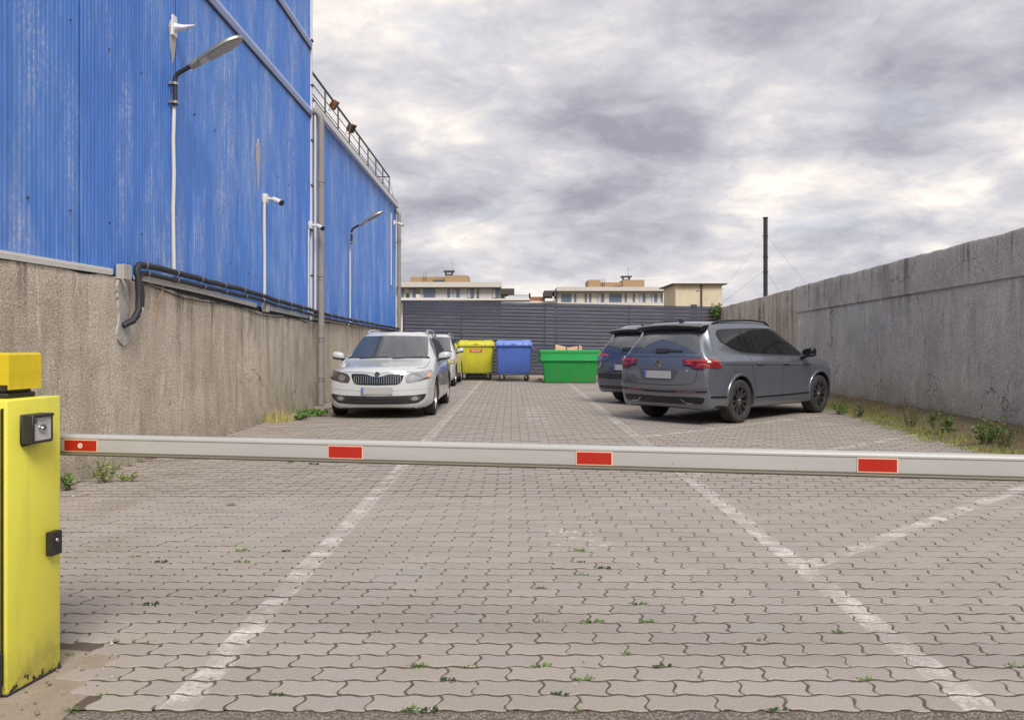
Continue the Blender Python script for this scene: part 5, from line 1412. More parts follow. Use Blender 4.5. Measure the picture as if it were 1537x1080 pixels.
def white_estate(name, label, loc, detail=True, dz=0.0, scale=1.0, yaw=0.0):
    c = Car(name, label, loc, R(-90) + yaw, scale, estate_cage(dz), 'car_white', (1.343, -1.343), 0.79, 0.325, 0.365, crease={4: .45, 5: .35})
    c.wheels('alloy_silver', 0.215, 0.205, 'single', None)
    kz = lambda z: z + dz * max(0, (z - .9)) / .56
    c.patch('windscreen', 'windscreen_glass', 'F', [(-.71, kz(1.01)), (-.45, kz(1.0)), (0, kz(1.0)), (.45, kz(1.0)), (.71, kz(1.01)), (.62, kz(1.37)), (.58, kz(1.385)), (0, kz(1.40)), (-.58, kz(1.385)), (-.62, kz(1.37))], 0.008, 0.016, 0.05, 1)
    c.ribbon('cowl', 'trim_black', 'T', [(.93, -.73), (1.06, -.5), (1.13, -.2), (1.135, 0), (1.13, .2), (1.06, .5), (.93, .73)], 0.07, 0.006, 0.012)
    for ol in ([(.66, .985), (-.17, 1.0), (-.17, 1.365), (.06, 1.37), (.33, 1.24)], [(-.24, 1.0), (-1.05, 1.03), (-1.05, 1.355), (-.24, 1.37)], [(-1.12, 1.035), (-1.78, 1.09), (-1.62, 1.31), (-1.12, 1.35)]):
        c.both('side_window', 'car_glass', [(a, kz(b)) for a, b in ol], sm=1)
    mirrors(c, 0.66, 0.985, kz(1.03), 'car_white')
    handles(c, ((-.02, .83), (-.95, .85)), 'car_white')
    for v in ('R', 'L'):
        for path in ([(.93, .28), (.95, .6), (.90, .86), (.72, .96)], [(-.2, .24), (-.2, .6), (-.2, .98)], [(-.95, .32), (-.92, .6), (-1.08, .8), (-1.1, .99)]):
            c.ribbon('door_seam', 'seam_dark', v, path, 0.007)
        c.ribbon('side_sill', 'trim_black', v, [(.9, .20), (0, .195), (-.9, .20)], 0.05, 0.003)
        c.ribbon('window_trim', 'chrome', v, [(.72, kz(.975)), (0, kz(.985)), (-1.1, kz(1.018)), (-1.8, kz(1.075))], 0.014, 0.004)
    # nose
    for sd in (1, -1):
        hl = c.patch('headlight', 'lamp_clear' if sd > 0 else 'lamp_dark', 'F', [(sd * a, b) for a, b in ((.475, .60), (.455, .69), (.505, .75), (.70, .785), (.85, .80), (.875, .735), (.865, .675), (.64, .618))], 0.010, 0.02, 0.03, 1)
        c.patch('headlight_lens', 'chrome', 'F', [(sd * (.60 + .062 * math.cos(R(a))), .685 + .055 * math.sin(R(a))) for a in range(0, 360, 24)], 0.013, 0.006, 0.02, 0, hl)
        c.patch('indicator', 'lamp_orange' if sd > 0 else 'lamp_clear', 'F', [(sd * a, b) for a, b in ((.78, .68), (.84, .685), (.85, .745), (.80, .75))], 0.013, 0.006, 0.02, 1, hl)
        c.patch('headlight_shadow', 'trim_black', 'F', [(sd * a, b) for a, b in ((.66, .632), (.80, .665), (.83, .672), (.80, .70), (.73, .655))], 0.013, 0.006, 0.02, 1, hl)
    gr = c.patch('grille', 'gloss_black', 'F', [(-.44, .735), (-.36, .748), (-.16, .74), (-.09, .705), (0, .695), (.09, .705), (.16, .74), (.36, .748), (.44, .735), (.40, .62), (.33, .572), (0, .565), (-.33, .572), (-.40, .62)], 0.006, 0.02, 0.03, 1)
    for k in range(-10, 11):
        y = k * 0.038
        zt = .735 if abs(y) > .15 else (.695 + .045 * max(0, (abs(y) - .06)) / .09)
        c.ribbon('grille_slat', 'lamp_clear', 'F', [(y, .588), (y, zt - 0.012)], 0.010, 0.014, 0.014, 0, gr)
    c.ribbon('grille_frame', 'chrome', 'F', [(-.43, .74), (-.36, .752), (-.17, .744), (-.10, .708), (0, .697), (.10, .708), (.17, .744), (.36, .752), (.43, .74)], 0.014, 0.012)
    it = c.patch('lower_intake', 'trim_black', 'F', [(-.80, .42), (-.60, .395), (0, .385), (.60, .395), (.80, .42), (.76, .33), (.66, .265), (.45, .25), (-.45, .25), (-.66, .265), (-.76, .33)], 0.004, 0.02, 0.04, 1)
    for z in (.30, .345): c.ribbon('intake_bar', 'seam_dark', 'F', [(-.44, z), (0, z - .005), (.44, z)], 0.016, 0.012, 0.012, 1, it)
    for sd in (1, -1):
        fg = c.patch('fog_light', 'lamp_dark', 'F', [(sd * a, b) for a, b in ((.50, .375), (.72, .395), (.70, .31), (.55, .29))], 0.009, 0.008, 0.03, 1, it)
        c.patch('fog_lens', 'lamp_clear', 'F', [(sd * (.615 + .055 * math.cos(R(a))), .345 + .035 * math.sin(R(a))) for a in range(0, 360, 30)], 0.012, 0.005, 0.02, 0, it)
        c.ribbon('bonnet_crease', 'car_white', 'T', [(1.18, sd * .58), (1.6, sd * .48), (1.98, sd * .27)], 0.03, 0.004, 0.01)
        c.ribbon('bonnet_seam', 'seam_dark', 'T', [(1.05, sd * .755), (1.4, sd * .76), (1.75, sd * .73), (1.95, sd * .62)], 0.007)
        c.ribbon('washer', 'seam_dark', 'T', [(1.12, sd * .26), (1.12, sd * .30)], 0.03, 0.006)
    c.ribbon('bonnet_seam', 'seam_dark', 'F', [(-.6, .775), (-.3, .782), (-.14, .775), (0, .74), (.14, .775), (.3, .782), (.6, .775)], 0.007)
    c.ribbon('bumper_crease', 'car_white', 'F', [(-.86, .52), (-.5, .49), (0, .48), (.5, .49), (.86, .52)], 0.02, 0.006, 0.012)
    plate(c, 'F', .475, .26, .056, -1, 0.016)
    h, nn = c.ray('F', 0, .752)
    bd = MB().lathe([(0.0, 0.010), (0.036, 0.010), (0.042, 0.0)], 24, 'X', M=Matrix.Translation((h.x + 0.004, 0, .742))).build('badge', 'gloss_black', c.t, 40)
    MB().lathe([(0.036, 0.0105), (0.039, 0.0135), (0.044, 0.012), (0.046, 0.0)], 24, 'X', M=Matrix.Translation((h.x + 0.004, 0, .742))).build('badge_ring', 'chrome', bd, 40)
    MB().prism([(-.018, -.022), (.0, -.012), (.02, -.02), (.008, .004), (.024, .016), (.002, .012), (-.01, .026), (-.006, .004)], h.x + 0.0145, h.x + 0.0165, 'X', M=Matrix.Translation((0, 0, .742))).build('badge_mark', 'chrome', bd)
    for sd, y0 in ((1, .1), (1, -.5)):
        c.ribbon('wiper', 'trim_black', 'F', [(y0, kz(.985)), (y0 + .3, kz(1.0)), (y0 + .52, kz(1.005))], 0.014, 0.014, 0.012, 1)
    hh, n2 = c.ray('F', 0, kz(1.36))
    MB().box((-.03, -.045, -.03), (.004, .045, .03), bev=.01, M=Matrix.Translation((hh.x - .02, 0, kz(1.355)))).build('interior_mirror', 'trim_black', c.t)
    roof_rail(c, .565, -.05, -1.95, 1.5, 'alloy_silver', lift=0.055)
    # interior seen dimly: sign on the left door
    dl = [(.60, .62), (.60, .80), (.50, .80), (.50, .62)]
    for k, (x0, z0, w_, h_) in enumerate(((.60, .74, .035, .07), (.55, .74, .035, .07), (.50, .74, .035, .07), (.45, .74, .035, .07), (.58, .69, .08, .02), (.50, .69, .08, .02), (.60, .58, .16, .010))):
        if detail: c.patch('door_lettering', 'door_blue' if k < 6 else 'trim_black', 'L', [(x0, z0), (x0 - w_ * .7, z0), (x0 - w_ * .7, z0 + h_), (x0, z0 + h_)], 0.002, 0.003, 0.05, 0)
    c.mirror2('tail_light', 'lamp_red', 'B', [(.56, .82), (.84, .86), (.84, 1.02), (.60, .98)], sm=1)
    c.patch('rear_window', 'car_glass', 'B', [(-.62, 1.06), (.62, 1.06), (.50, 1.33), (-.50, 1.33)], sm=1)
    return c
white_estate('estate_car', 'white estate car facing the camera beside the left wall', (-2.235, 15.24, 0))
white_estate('estate_car', 'white car half hidden behind the front white estate', (-2.52, 24.45, 0), False, 0.06, 1.0)
bpy.data.objects['estate_car.001'].scale = (0.93, 0.97, 1.0)

# ---- grey sport-utility cars
def suv_cage(h=0.0):
    st = [X(2.1, (0, .24, 2.2), (.36, .24, 2.19), (.72, .27, 2.08), (.83, .5, 2.02), (.84, .7, 2.0), (.80, .86, 2.02), (.62, .95, 2.12), (.34, .98, 2.19), (0, .99, 2.22)),
          X(1.85, (0, .22), (.45, .22), (.86, .26, 1.8), (.92, .55, 1.75), (.92, .82, 1.74), (.87, .965, 1.76), (.65, 1.035, 1.92), (.35, 1.06, 2.0), (0, 1.07, 2.03)),
          X(1.395, (0, .22), (.5, .22), (.895, .26), (.915, .58), (.93, .90), (.86, 1.03), (.67, 1.10), (.35, 1.125), (0, 1.135)),
          X(.98, (0, .22), (.5, .22), (.89, .25), (.908, .58), (.932, .94), (.85, 1.06), (.76, 1.13, 1.02), (.41, 1.165, 1.12), (0, 1.175, 1.16)),
          X(.75, (0, .22), (.5, .22), (.89, .25), (.908, .58), (.932, .95), (.845, 1.075), (.755, 1.18, .86), (.40, 1.22, .98), (0, 1.23, 1.02)),
          X(.32, (0, .22), (.5, .22), (.89, .25), (.908, .58), (.932, .96), (.845, 1.09), (.655, 1.53, .12), (.36, 1.565, .26), (0, 1.575, .30)),
          X(.0, (0, .22), (.5, .22), (.89, .25), (.908, .58), (.932, .97), (.845, 1.10), (.635, 1.615, -.10), (.36, 1.65, .0), (0, 1.66, .03)),
          X(-.6, (0, .22), (.5, .22), (.89, .25), (.908, .58), (.932, .98), (.845, 1.115), (.63, 1.64), (.36, 1.68), (0, 1.69)),
          X(-1.395, (0, .23), (.5, .23), (.895, .27), (.915, .60), (.93, .99), (.84, 1.13), (.62, 1.63), (.35, 1.67), (0, 1.68)),
          X(-1.88, (0, .26), (.5, .26), (.89, .30), (.93, .62), (.925, 1.0), (.83, 1.14, -1.85), (.615, 1.605, -1.8), (.345, 1.648, -1.8), (0, 1.658, -1.8)),
          X(-2.10, (0, .28), (.5, .28), (.88, .31), (.92, .64), (.915, 1.0), (.83, 1.14, -2.03), (.60, 1.575, -1.95), (.34, 1.62, -1.98), (0, 1.63, -1.99)),
          X(-2.27, (0, .33, -2.30), (.45, .33, -2.30), (.80, .35, -2.24), (.855, .62, -2.27), (.85, 1.0, -2.25), (.775, 1.12, -2.17), (.575, 1.50, -2.02), (.33, 1.545, -2.05), (0, 1.555, -2.06))]
    fm = [(2.30, 0, .62), (2.28, .35, .62), (2.16, .70, .62)]
    rm = [(-2.40, 0, 1.02), (-2.385, .36, 1.02), (-2.33, .66, 1.02)]
    return cage_mesh(st, fm, rm)

def suv(name, label, loc, rz, scale, pm, kind):
    c = Car(name, label, loc, rz, scale, suv_cage(), pm, (1.395, -1.395), 0.80, 0.358, 0.405, crease={4: .85, 5: .5, 6: .3, 2: .3})
    c.wheels('alloy_black', 0.245, 0.235, 'double', None)
    c.arch_trim(pm if kind == 'a' else 'trim_black', 0.045, 0.014)
    # side glass
    for ol in ([(.80, 1.10), (.02, 1.125), (.02, 1.535), (.12, 1.54), (.36, 1.43), (.60, 1.26)], [(-.08, 1.125), (-.80, 1.15), (-.86, 1.535), (-.08, 1.55)], [(-.84, 1.152), (-1.02, 1.158), (-1.06, 1.53), (-.90, 1.535)],
               [(-1.09, 1.165), (-1.32, 1.19), (-1.70, 1.32), (-1.76, 1.43), (-1.70, 1.50), (-1.12, 1.525)]):
        c.both('side_window', 'car_glass', ol, off=0.005, sm=1)
    c.both('window_surround', 'gloss_black', [(.90, 1.08), (.0, 1.105), (-1.02, 1.138), (-1.36, 1.17), (-1.76, 1.31), (-1.82, 1.45), (-1.72, 1.535), (-.5, 1.575), (.14, 1.565), (.42, 1.43), (.66, 1.25)], off=0.0015, th=0.006, sm=1)
    for v in ('R', 'L'):
        c.ribbon('window_trim', 'chrome', v, [(.88, 1.072), (0, 1.098), (-1.02, 1.130), (-1.38, 1.165), (-1.78, 1.305)], 0.016, 0.006, 0.01, 1)
        for path in ([(.98, .30), (1.0, .7), (.94, .98), (.84, 1.07)], [(-.04, .28), (-.04, .6), (-.03, 1.10)], [(-.93, .36), (-.90, .65), (-1.06, .85), (-1.06, 1.13)]):
            c.ribbon('door_seam', 'seam_dark', v, path, 0.007)
        c.ribbon('shoulder_line', 'seam_dark', v, [(1.0, .905), (0, .93), (-1.2, .955), (-1.9, .965)], 0.010, 0.002)
        c.ribbon('side_strip', 'gloss_black', v, [(.98, .405), (0, .40), (-.95, .405)], 0.026, 0.008)
        c.ribbon('rear_strip', 'gloss_black', v, [(-1.83, .45), (-2.0, .455), (-2.22, .46)], 0.028, 0.008)
        c.ribbon('side_sill', 'trim_black', v, [(.95, .255), (0, .25), (-.95, .26)], 0.06, 0.003)
        c.ribbon('fuel_seam', 'seam_dark', v, [(-1.45, 1.0), (-1.62, 1.0), (-1.62, .84), (-1.45, .84)], 0.005) if v == 'R' else None
        c.ribbon('wing_badge', 'chrome', v, [(1.02, .925), (.90, .92)], 0.018, 0.006)
    mirrors(c, 0.74, 1.03, 1.145, 'gloss_black', 0.10, 0.12, 0.09)
    handles(c, ((.08, .95), (-.82, .965)), pm)
    roof_rail(c, .60, .05, -1.75, 1.7, 'trim_black' if kind == 'a' else 'chrome', lift=0.03)
    # nose (seen only from the side)
    c.patch('windscreen', 'windscreen_glass', 'F', [(-.74, 1.16), (0, 1.16), (.74, 1.16), (.65, 1.54), (.6, 1.57), (0, 1.585), (-.6, 1.57), (-.65, 1.54)], sm=1)
    c.mirror2('headlight', 'lamp_clear', 'F', [(.42, .80), (.80, .90), (.86, .82), (.80, .74), (.45, .74)], sm=1, off=.008)
    c.patch('grille', 'gloss_black', 'F', [(-.4, .81), (.4, .81), (.4, .72), (-.4, .72)], sm=1)
    c.patch('lower_intake', 'trim_black', 'F', [(-.7, .5), (.7, .5), (.6, .3), (-.6, .3)], sm=1)
    # tail
    c.patch('rear_window', 'windscreen_glass', 'B', [(-.70, 1.15), (-.3, 1.145), (.3, 1.145), (.70, 1.15), (.575, 1.465), (0, 1.49), (-.575, 1.465)], 0.004, 0.01, 0.05, 1)
    sp = MB(); V = []
    ys_ = [-.64, -.58, -.45, -.2, 0, .2, .45, .58, .64]
    for y in ys_:
        hgt = c.ray('T', -1.95, 0)[0].z - 0.035 * (abs(y) / .64) ** 2
        e = 0.03 * (abs(y) / .64) ** 2
        V += [(-1.93 + e, y, hgt + .004), (-2.10 + e * 2, y, hgt + .004 - .010), (-2.20 + e * 2.4, y, hgt - .035), (-2.19 + e * 2.4, y, hgt - .075), (-2.12 + e * 2, y, hgt - .135 + e), (-1.98, y, hgt - .10)]
    n = 6
    sp.add(V, [(i * n + k, i * n + (k + 1) % n, (i + 1) * n + (k + 1) % n, (i + 1) * n + k) for i in range(len(ys_) - 1) for k in range(n)] + [tuple(range(n)), tuple((len(ys_) - 1) * n + k for k in range(n))])
    sp.build('spoiler', 'gloss_black', c.t, 50)
    h, nn = c.ray('T', -1.72, 0)
    MB().prism([(-.09, 0), (.07, 0), (-.05, .05), (-.08, .055)], -.012, .012, 'Y', M=Matrix.Translation((-1.72, 0, h.z - .004))).build('antenna', 'trim_black', c.t)
    c.ribbon('wiper', 'trim_black', 'B', [(.05, 1.165), (-.2, 1.18), (-.42, 1.175)], 0.02, 0.022, 0.02, 1)
    c.ribbon('wiper', 'trim_black', 'B', [(.08, 1.175), (-.16, 1.18)], 0.055, 0.03, 0.03, 1)
    c.ribbon('tailgate_seam', 'seam_dark', 'B', [(-.72, 1.13), (-.70, .9), (-.68, .70), (-.55, .645), (0, .63), (.55, .645), (.68, .70), (.70, .9), (.72, 1.13)], 0.008)
    c.ribbon('tailgate_crease', pm, 'B', [(-.74, 1.105), (0, 1.11), (.74, 1.105)], 0.03, 0.008, 0.012)
    h, nn = c.ray('B', 0, .985)
    Mb = Matrix.Translation((h.x - .006, 0, .985))
    bd = MB().lathe([(0.0, -0.004), (0.052, -0.004), (0.055, 0.004)], 26, 'X', M=Mb).build('badge', 'gloss_black', c.t, 40)
    MB().lathe([(0.050, -0.004), (0.052, -0.009), (0.059, -0.009), (0.062, 0.0)], 26, 'X', M=Mb).build('badge_ring', 'chrome', bd, 40)
    if kind == 'a':
        for pth in ([(-.022, .047), (0, .006), (.022, .047)], [(-.045, .025), (-.02, -.046), (0, -.008), (.02, -.046), (.045, .025)]):
            MB().tube([(h.x - .012, y, .985 + z) for y, z in pth], 0.0055, 6).build('badge_mark', 'chrome', bd)
    else:
        MB().lathe([(0.9, 0), (1.0, -.004), (1.1, 0)], 20, 'X', M=Matrix.Translation((h.x - .012, 0, .99)) @ Matrix.Diagonal((1, .022, .046, 1))).build('badge_mark', 'chrome', bd)
        MB().lathe([(0.85, 0), (1.0, -.004), (1.15, 0)], 20, 'X', M=Matrix.Translation((h.x - .012, 0, 1.012)) @ Matrix.Diagonal((1, .045, .018, 1))).build('badge_mark', 'chrome', bd)
    if kind == 'a':
        c.patch('plate_recess', 'car_navy', 'B', [(-.40, .895), (.40, .895), (.36, .80), (.28, .70), (-.28, .70), (-.36, .80)], 0.002, 0.006, 0.05, 1)
        for sd in (1, -1):
            tl = c.patch('tail_light', 'lamp_red', 'B', [(sd * a, b) for a, b in ((.44, 1.045), (.64, 1.055), (.86, 1.06), (.90, .99), (.905, .925), (.70, .905), (.63, .91), (.60, .955), (.49, .965))], 0.012, 0.02, 0.035, 1)
            v = 'L' if sd > 0 else 'R'
            c.patch('tail_light', 'lamp_red', v, [(-2.24, 1.055), (-2.12, 1.05), (-2.07, 1.01), (-1.98, .915), (-2.12, .91), (-2.24, .92)], 0.012, 0.02, 0.03, 1)
            c.ribbon('light_bar', 'lamp_red_pale', 'B', [(sd * .50, 1.025), (sd * .70, 1.035), (sd * .84, 1.03)], 0.018, 0.015, 0.006, 1, tl)
            c.ribbon('light_bar', 'gloss_black', 'B', [(sd * .655, 1.02), (sd * .655, .93)], 0.012, 0.015, 0.006, 0, tl)
            c.ribbon('light_bar', 'lamp_red_pale', 'B', [(sd * .54, .985), (sd * .60, .988)], 0.022, 0.015, 0.006, 0, tl)
            c.ribbon('light_bar', 'lamp_red_pale', 'B', [(sd * .70, .935), (sd * .75, .975), (sd * .82, .97), (sd * .87, .94)], 0.016, 0.015, 0.006, 1, tl)
            c.ribbon('light_bar', 'lamp_red_pale', v, [(-2.2, 1.025), (-2.08, 1.02), (-2.03, .97)], 0.014, 0.015, 0.006, 1, tl)
            c.ribbon('light_bar', 'gloss_black', 'B', [(sd * .46, .955), (sd * .6, .945), (sd * .63, .90), (sd * .8, .895)], 0.014, 0.008, 0.006, 1, tl)
            ex_ = c.patch('exhaust_trim', 'gloss_black', 'B', [(sd * a, b) for a, b in ((.40, .42), (.70, .425), (.76, .345), (.48, .345))], 0.010, 0.012, 0.03, 1)
            c.ribbon('exhaust_rim', 'chrome', 'B', [(sd * .40, .415), (sd * .47, .352), (sd * .60, .352)], 0.010, 0.014, 0.006, 1, ex_)
        c.patch('diffuser', 'gloss_black', 'B', [(-.80, .455), (0, .445), (.80, .455), (.77, .36), (.45, .33), (-.45, .33), (-.77, .36)], 0.005, 0.012, 0.05, 1)
        c.ribbon('bumper_strip', 'gloss_black', 'B', [(-.84, .545), (-.5, .53), (0, .525), (.5, .53), (.84, .545)], 0.03, 0.007, 0.01)
        for sd in (1, -1): c.ribbon('reflector', 'lamp_red', 'B', [(sd * .32, .527), (sd * .68, .537)], 0.022, 0.011, 0.008, 0)
        c.ribbon('bumper_crease', pm, 'B', [(-.86, .62), (-.5, .60), (0, .595), (.5, .60), (.86, .62)], 0.035, 0.014, 0.02)
        c.patch('tailgate_sticker', 'label_white', 'B', [(-.52, .865), (-.54, .865), (-.54, .875), (-.52, .875)], .003, .003, .02, 0)
        plate(c, 'B', .80, .26, .06, 1, 0.012)
        sk_ = MB(); sk_.tube([(-2.15, .25, .30), (-2.2, -.4, .30)], 0.05, 8); sk_.build('exhaust', 'trim_black', c.t, True)
    else:
        for sd in (1, -1):
            tl = c.patch('tail_light', 'lamp_red_pale', 'B', [(sd * a, b) for a, b in ((.44, 1.06), (.60, 1.085), (.80, 1.10), (.90, 1.08), (.90, 1.035), (.72, 1.025), (.60, 1.03), (.50, 1.02))], 0.014, 0.02, 0.03, 1)
            c.patch('tail_light', 'lamp_clear', 'B', [(sd * a, b) for a, b in ((.60, 1.02), (.88, 1.02), (.87, .95), (.72, .93))], 0.010, 0.02, 0.03, 1)
            c.ribbon('light_bar', 'chrome', 'B', [(sd * .42, 1.045), (sd * .56, .96), (sd * .66, .93)], 0.018, 0.012, 0.01, 1, tl)
            c.ribbon('tailgate_crease', 'lamp_clear', 'B', [(sd * .70, .92), (sd * .72, .80), (sd * .78, .78)], 0.05, 0.008, 0.012)
        c.patch('bumper_pad', 'trim_black', 'B', [(-.80, .66), (.80, .66), (.78, .55), (-.78, .55)], 0.01, 0.02, 0.05, 1)
        c.ribbon('bumper_crease', pm, 'B', [(-.87, .54), (0, .52), (.87, .54)], 0.03, 0.016, 0.02)
        c.patch('diffuser', 'trim_black', 'B', [(-.84, .40), (.84, .40), (.80, .33), (-.80, .33)], 0.004, 0.012, 0.05, 1)
        plate(c, 'B', .80, .26, .06, 1, 0.012)
    return c
SX, SY, SA = 4.0, 13.98, R(43.0)
suv('suv_car', 'grey SUV with black wheels parked nose to the right wall, in front', (SX, SY, 0), SA, 0.965, 'car_grey', 'a')
suv('suv_car', 'dark blue-grey SUV mostly hidden behind the front grey SUV', (SX - 0.03, SY + 3.55, 0), SA, 0.965, 'car_navy', 'b')

# ------------------------------------------------------------------ weeds and grass
def leafmat(name, c0, c1):
    def fn(n, b, c):
        p = n.pos()
        n.put(b.inputs['Base Color'], n.mix(n.noise(p, 11, 3, 0.6), c0, c1))
    material(name, c0, 0.65, fn=fn, Subsurface_Weight=0.0)
leafmat('grass_green', srgb(104, 126, 60), srgb(150, 160, 86))
leafmat('grass_yellow', srgb(164, 160, 78), srgb(190, 180, 104))
leafmat('grass_dry', srgb(160, 140, 104), srgb(192, 172, 132))
leafmat('leaf_green', srgb(76, 110, 52), srgb(120, 148, 78))
leafmat('leaf_dark', srgb(46, 72, 36), srgb(76, 102, 50))
leafmat('leaf_dull', srgb(96, 92, 62), srgb(122, 112, 78))

def blades(m_, c, n, rad, h, rr, mi=0, w=0.006, lean=0.5):
    for _ in range(n):
        a = rr.uniform(0, 6.283); d = rad * math.sqrt(rr.random()); x, y = c[0] + d * math.cos(a), c[1] + d * math.sin(a)
        hh = h * rr.uniform(0.45, 1.1); la = rr.uniform(0, 6.283); l = lean * hh * rr.uniform(0.2, 1)
        ww = w * rr.uniform(0.6, 1.3); px, py = math.cos(la + 1.57) * ww / 2, math.sin(la + 1.57) * ww / 2
        lx, ly = math.cos(la) * l, math.sin(la) * l; z = c[2]
        m_.add([(x - px, y - py, z), (x + px, y + py, z), (x + lx * .4 + px * .8, y + ly * .4 + py * .8, z + hh * .6), (x + lx * .4 - px * .8, y + ly * .4 - py * .8, z + hh * .6), (x + lx, y + ly, z + hh)],
               [(0, 1, 2, 3), (3, 2, 4)], mi)
def leaf(m_, p, d, size, rr, mi=0):
    d = d.normalized(); s_ = d.orthogonal().normalized(); s_ = (s_ * rr.uniform(-1, 1) + d.cross(s_) * rr.uniform(-1, 1)).normalized()
    up = d.cross(s_) * 0.12 * size
    m_.add([p, p + d * size * .45 + s_ * size * .28 + up, p + d * size - up * 2, p + d * size * .45 - s_ * size * .28 + up], [(0, 1, 2), (0, 2, 3)], mi)
def leafy(name, label, loc, h, spread, stems, leaves, size, seed, mats=('leaf_green', 'leaf_dull'), cat='weed', group=None, droop=0.2):
    rr = random.Random(seed); st = MB(); lf = MB()
    for k in range(stems):
        a = rr.uniform(0, 6.283); r_ = spread * math.sqrt(rr.random()); top = Vector((r_ * math.cos(a), r_ * math.sin(a), h * rr.uniform(.55, 1.0)))
        b0 = Vector((top.x * .25, top.y * .25, 0)); md = (b0 + top) / 2 + Vector((rr.uniform(-.1, .1) * h, rr.uniform(-.1, .1) * h, h * .1))
        st.tube([b0, md, top], [0.004, 0.003, 0.0015], 5)
        for j in range(leaves):
            t = rr.uniform(.15, 1.0); p = b0.lerp(md, t * 2) if t < .5 else md.lerp(top, t * 2 - 1)
            an = rr.uniform(0, 6.283)
            leaf(lf, p, Vector((math.cos(an), math.sin(an), rr.uniform(-droop, .8))), size * rr.uniform(.5, 1.15) * (1.2 - .5 * t), rr)
    t = thing(name, label, cat, loc, 0, group)
    st.build('stem', mats[1], t); lf.build('foliage', mats[0], t)
    return t
def bank_z(x, y):
    xa, xb = bank_edge(y) - 0.05, rwall_x(y) + 0.1
    t = max(0, min(1, (x - xa) / (xb - xa))); return -0.02 + 0.20 * t ** 1.2

gs = MB(); rr = random.Random(31)
y = 3.0
while y < 27:
    xa, xb = bank_edge(y), rwall_x(y)
    for _ in range(5):
        t = rr.random() ** 1.7; x = xa + (xb - xa) * t
        dens = 1.0 if t < .45 else .55
        mi = (1 if rr.random() < .4 else 0) if t < .45 else (0 if rr.random() < .6 else 2)
        if rr.random() < dens: blades(gs, (x, y + rr.uniform(-.06, .06), bank_z(x, y) - .005), rr.randint(14, 30), rr.uniform(.05, .15), rr.uniform(.03, .08) if mi < 2 else rr.uniform(.05, .14), rr, mi)
    y += 0.062 if y < 16 else 0.12
for _ in range(150):                       # ragged edge creeping over the paving
    y = rr.uniform(7.5, 17); x = bank_edge(y) - abs(rr.gauss(0, .10)); blades(gs, (x, y, 0), rr.randint(6, 14), .05, rr.uniform(.02, .05), rr, 1 if rr.random() < .6 else 0, .005)
tag(gs.build('grass', ['grass_green', 'grass_yellow', 'grass_dry']), 'patchy green and yellow grass along the foot of the right wall', kind='stuff')

def on_bank(px, py):
    # first place where the line of sight meets the bank
    for i in range(400):
        Yv = 6 + i * 0.04; p = W(px, py, Yv)
        if p.x > bank_edge(Yv) - .05 and p.z <= bank_z(p.x, Yv): return p
        if p.x <= bank_edge(Yv) and p.z <= 0: return p
    return G(px, py)
for i, (px, py, h, sp, st_, lv, sz, lab, mt) in enumerate((
    (1262, 622, .26, .22, 14, 9, .055, 'green weed clump right beside the front tyre of the grey SUV', 'leaf_green'),
    (1288, 627, .22, .18, 11, 8, .05, 'low dark weed by the wall just past the grey SUV', 'leaf_dark'),
    (1366, 642, .24, .14, 10, 8, .045, 'dull brownish weed below the cracked plaster of the right wall', 'leaf_dull'),
    (1400, 645, .36, .08, 5, 8, .065, 'slim upright weed at the right wall, middle of three', 'leaf_green'),
    (1424, 652, .32, .13, 7, 7, .085, 'broad-leaved weed at the right wall left of the largest weed', 'leaf_green'),
    (1478, 668, .36, .26, 15, 8, .085, 'largest leafy green weed at the foot of the right wall', 'leaf_green'),
    (1508, 672, .30, .15, 14, 9, .035, 'feathery weed right of the largest weed by the wall', 'leaf_dark'))):
    leafy('weed', lab, on_bank(px, py), h, sp, st_, lv, sz, 50 + i, (mt, 'leaf_dull'), 'weed', 'weeds along the right wall')
# left side
p = G(420, 633)
m_ = MB(); blades(m_, (LWX + .22, p.y, 0), 170, .30, .20, random.Random(2), 0, .006, .9); blades(m_, (LWX + .15, p.y + .3, 0), 130, .28, .26, random.Random(3), 1, .006, .6)
tag(m_.build('grass_clump', ['grass_yellow', 'grass_dry']), 'tall dry yellow grass clump against the left wall before the downpipe', 'grass clump')
p = G(466, 624); leafy('weed', 'low spreading bright green weed near the front tyre of the white estate', p, .12, .42, 26, 12, .09, 71, ('leaf_green', 'leaf_dull'), 'weed')
p = G(448, 630); leafy('weed', 'small bright green weed between dry grass and the spreading weed', p, .10, .22, 12, 10, .08, 72, ('leaf_green', 'leaf_dull'), 'weed')
p = G(158, 724); leafy('weed', 'thin weed clump against the left wall above the barrier boom end', p, .22, .16, 12, 8, .05, 73, ('grass_green', 'leaf_dull'), 'weed')
p = G(103, 735); leafy('weed', 'weed at the left wall partly hidden by the barrier cabinet', p, .18, .14, 10, 8, .055, 74, ('leaf_green', 'leaf_dull'), 'weed')
p = G(192, 722); leafy('weed', 'small low weed on the paving beside the left wall', p, .08, .12, 8, 8, .04, 75, ('grass_green', 'leaf_dull'), 'weed')
sh = W(1072, 474, 28.2); leafy('shrub', 'green shrub growing over the corner of fence and right wall', (sh.x - .05, 27.72, 2.12), .62, .26, 22, 24, .09, 76, ('leaf_green', 'leaf_dull'), 'shrub', droop=.8)

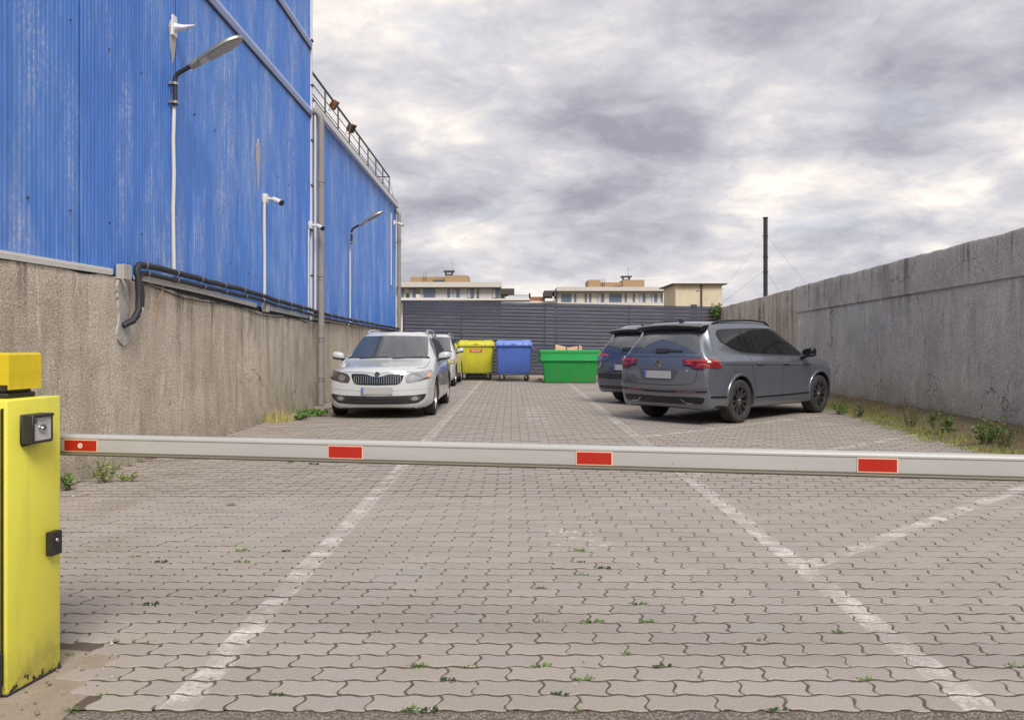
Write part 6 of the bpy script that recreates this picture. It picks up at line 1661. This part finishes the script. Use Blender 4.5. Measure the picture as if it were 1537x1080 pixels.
def tuft_mesh(seed, mat):
    rr = random.Random(seed); m_ = MB()
    for _ in range(26):
        a = rr.uniform(0, 6.283); r_ = rr.uniform(0, .026); p = Vector((r_ * 1.5 * math.cos(a), r_ * math.sin(a), rr.uniform(0, .012)))
        leaf(m_, p, Vector((math.cos(a), math.sin(a), rr.uniform(.1, 1.2))), rr.uniform(.010, .022), rr)
    return m_.mesh('weed_tuft', mat)
TM = [tuft_mesh(k, 'leaf_green' if k % 3 else 'leaf_dark') for k in range(6)]
for i, (px, py) in enumerate(((243, 842), (363, 844), (366, 824), (425, 830), (337, 793), (345, 760), (218, 912), (200, 836), (870, 828), (872, 845), (874, 861), (812, 883), (905, 851), (956, 902), (967, 928), (565, 942), (812, 928), (630, 995), (673, 1012), (812, 991), (877, 1016), (838, 1040), (865, 1062), (616, 1063), (643, 1064), (889, 930), (938, 975), (989, 993), (114, 975), (112, 1063), (420, 1036), (155, 1042), (1249, 942), (1165, 1066), (1530, 1004), (435, 695), (470, 697), (700, 1000), (1310, 1030))):
    p = G(px, py); rr = random.Random(i)
    r_ = int((p.y - PY0) / PP + 0.5); yj = PY0 + PP * r_                        # sit in the nearest joint
    o = link('weed_tuft', TM[i % 6], None, (p.x, yj, -0.004), (0, 0, rr.uniform(-.4, .4)))
    k = rr.uniform(.4, .75) * (1.0 + .06 * p.y); o.scale = (k * rr.uniform(1, 1.5), k * .8, k)
    tag(o, 'tiny green weed tuft growing in a paving joint', 'weed', 'tiny weeds in the paving joints')

# loose grit on the paving and along its edges
gr_ = MB(); rr = random.Random(77)
def grit(x, y, r_):
    V = [Vector((rr.gauss(0, 1), rr.gauss(0, 1), rr.gauss(0, .8))).normalized() * r_ * rr.uniform(.7, 1.2) for _ in range(6)]
    c = [Vector((0, 0, r_)), Vector((r_, 0, .2 * r_)), Vector((0, r_, .1 * r_)), Vector((-r_, 0, 0)), Vector((0, -r_, .1 * r_)), Vector((0, 0, -r_))]
    P = [a + b * .35 + Vector((x, y, r_ * .5)) for a, b in zip(c, V)]
    gr_.add(P, [(0, 1, 2), (0, 2, 3), (0, 3, 4), (0, 4, 1), (5, 2, 1), (5, 3, 2), (5, 4, 3), (5, 1, 4)], 0 if rr.random() < .93 else 1)
for _ in range(420):
    u = rr.random()
    if u < .35: y = rr.uniform(3.3, 14); x = LWX + .03 + abs(rr.gauss(0, .22))
    elif u < .7: y = rr.uniform(6, 16); x = bank_edge(y) - abs(rr.gauss(0, .25))
    elif u < .85: x = rr.uniform(-2.0, -1.45); y = rr.uniform(2.66, 3.35)
    else: y = 2.7 + 8 * rr.random() ** 1.5; x = rr.uniform(-.6, .6) * y
    grit(x, y, rr.uniform(.002, .007) if rr.random() < .9 else .011)
material('grit_stone', srgb(132, 122, 110), .9); material('grit_pale', srgb(190, 184, 176), .9)
tag(gr_.build('grit', ['grit_stone', 'grit_pale']), 'loose grit and crumbs on the paving', kind='stuff')
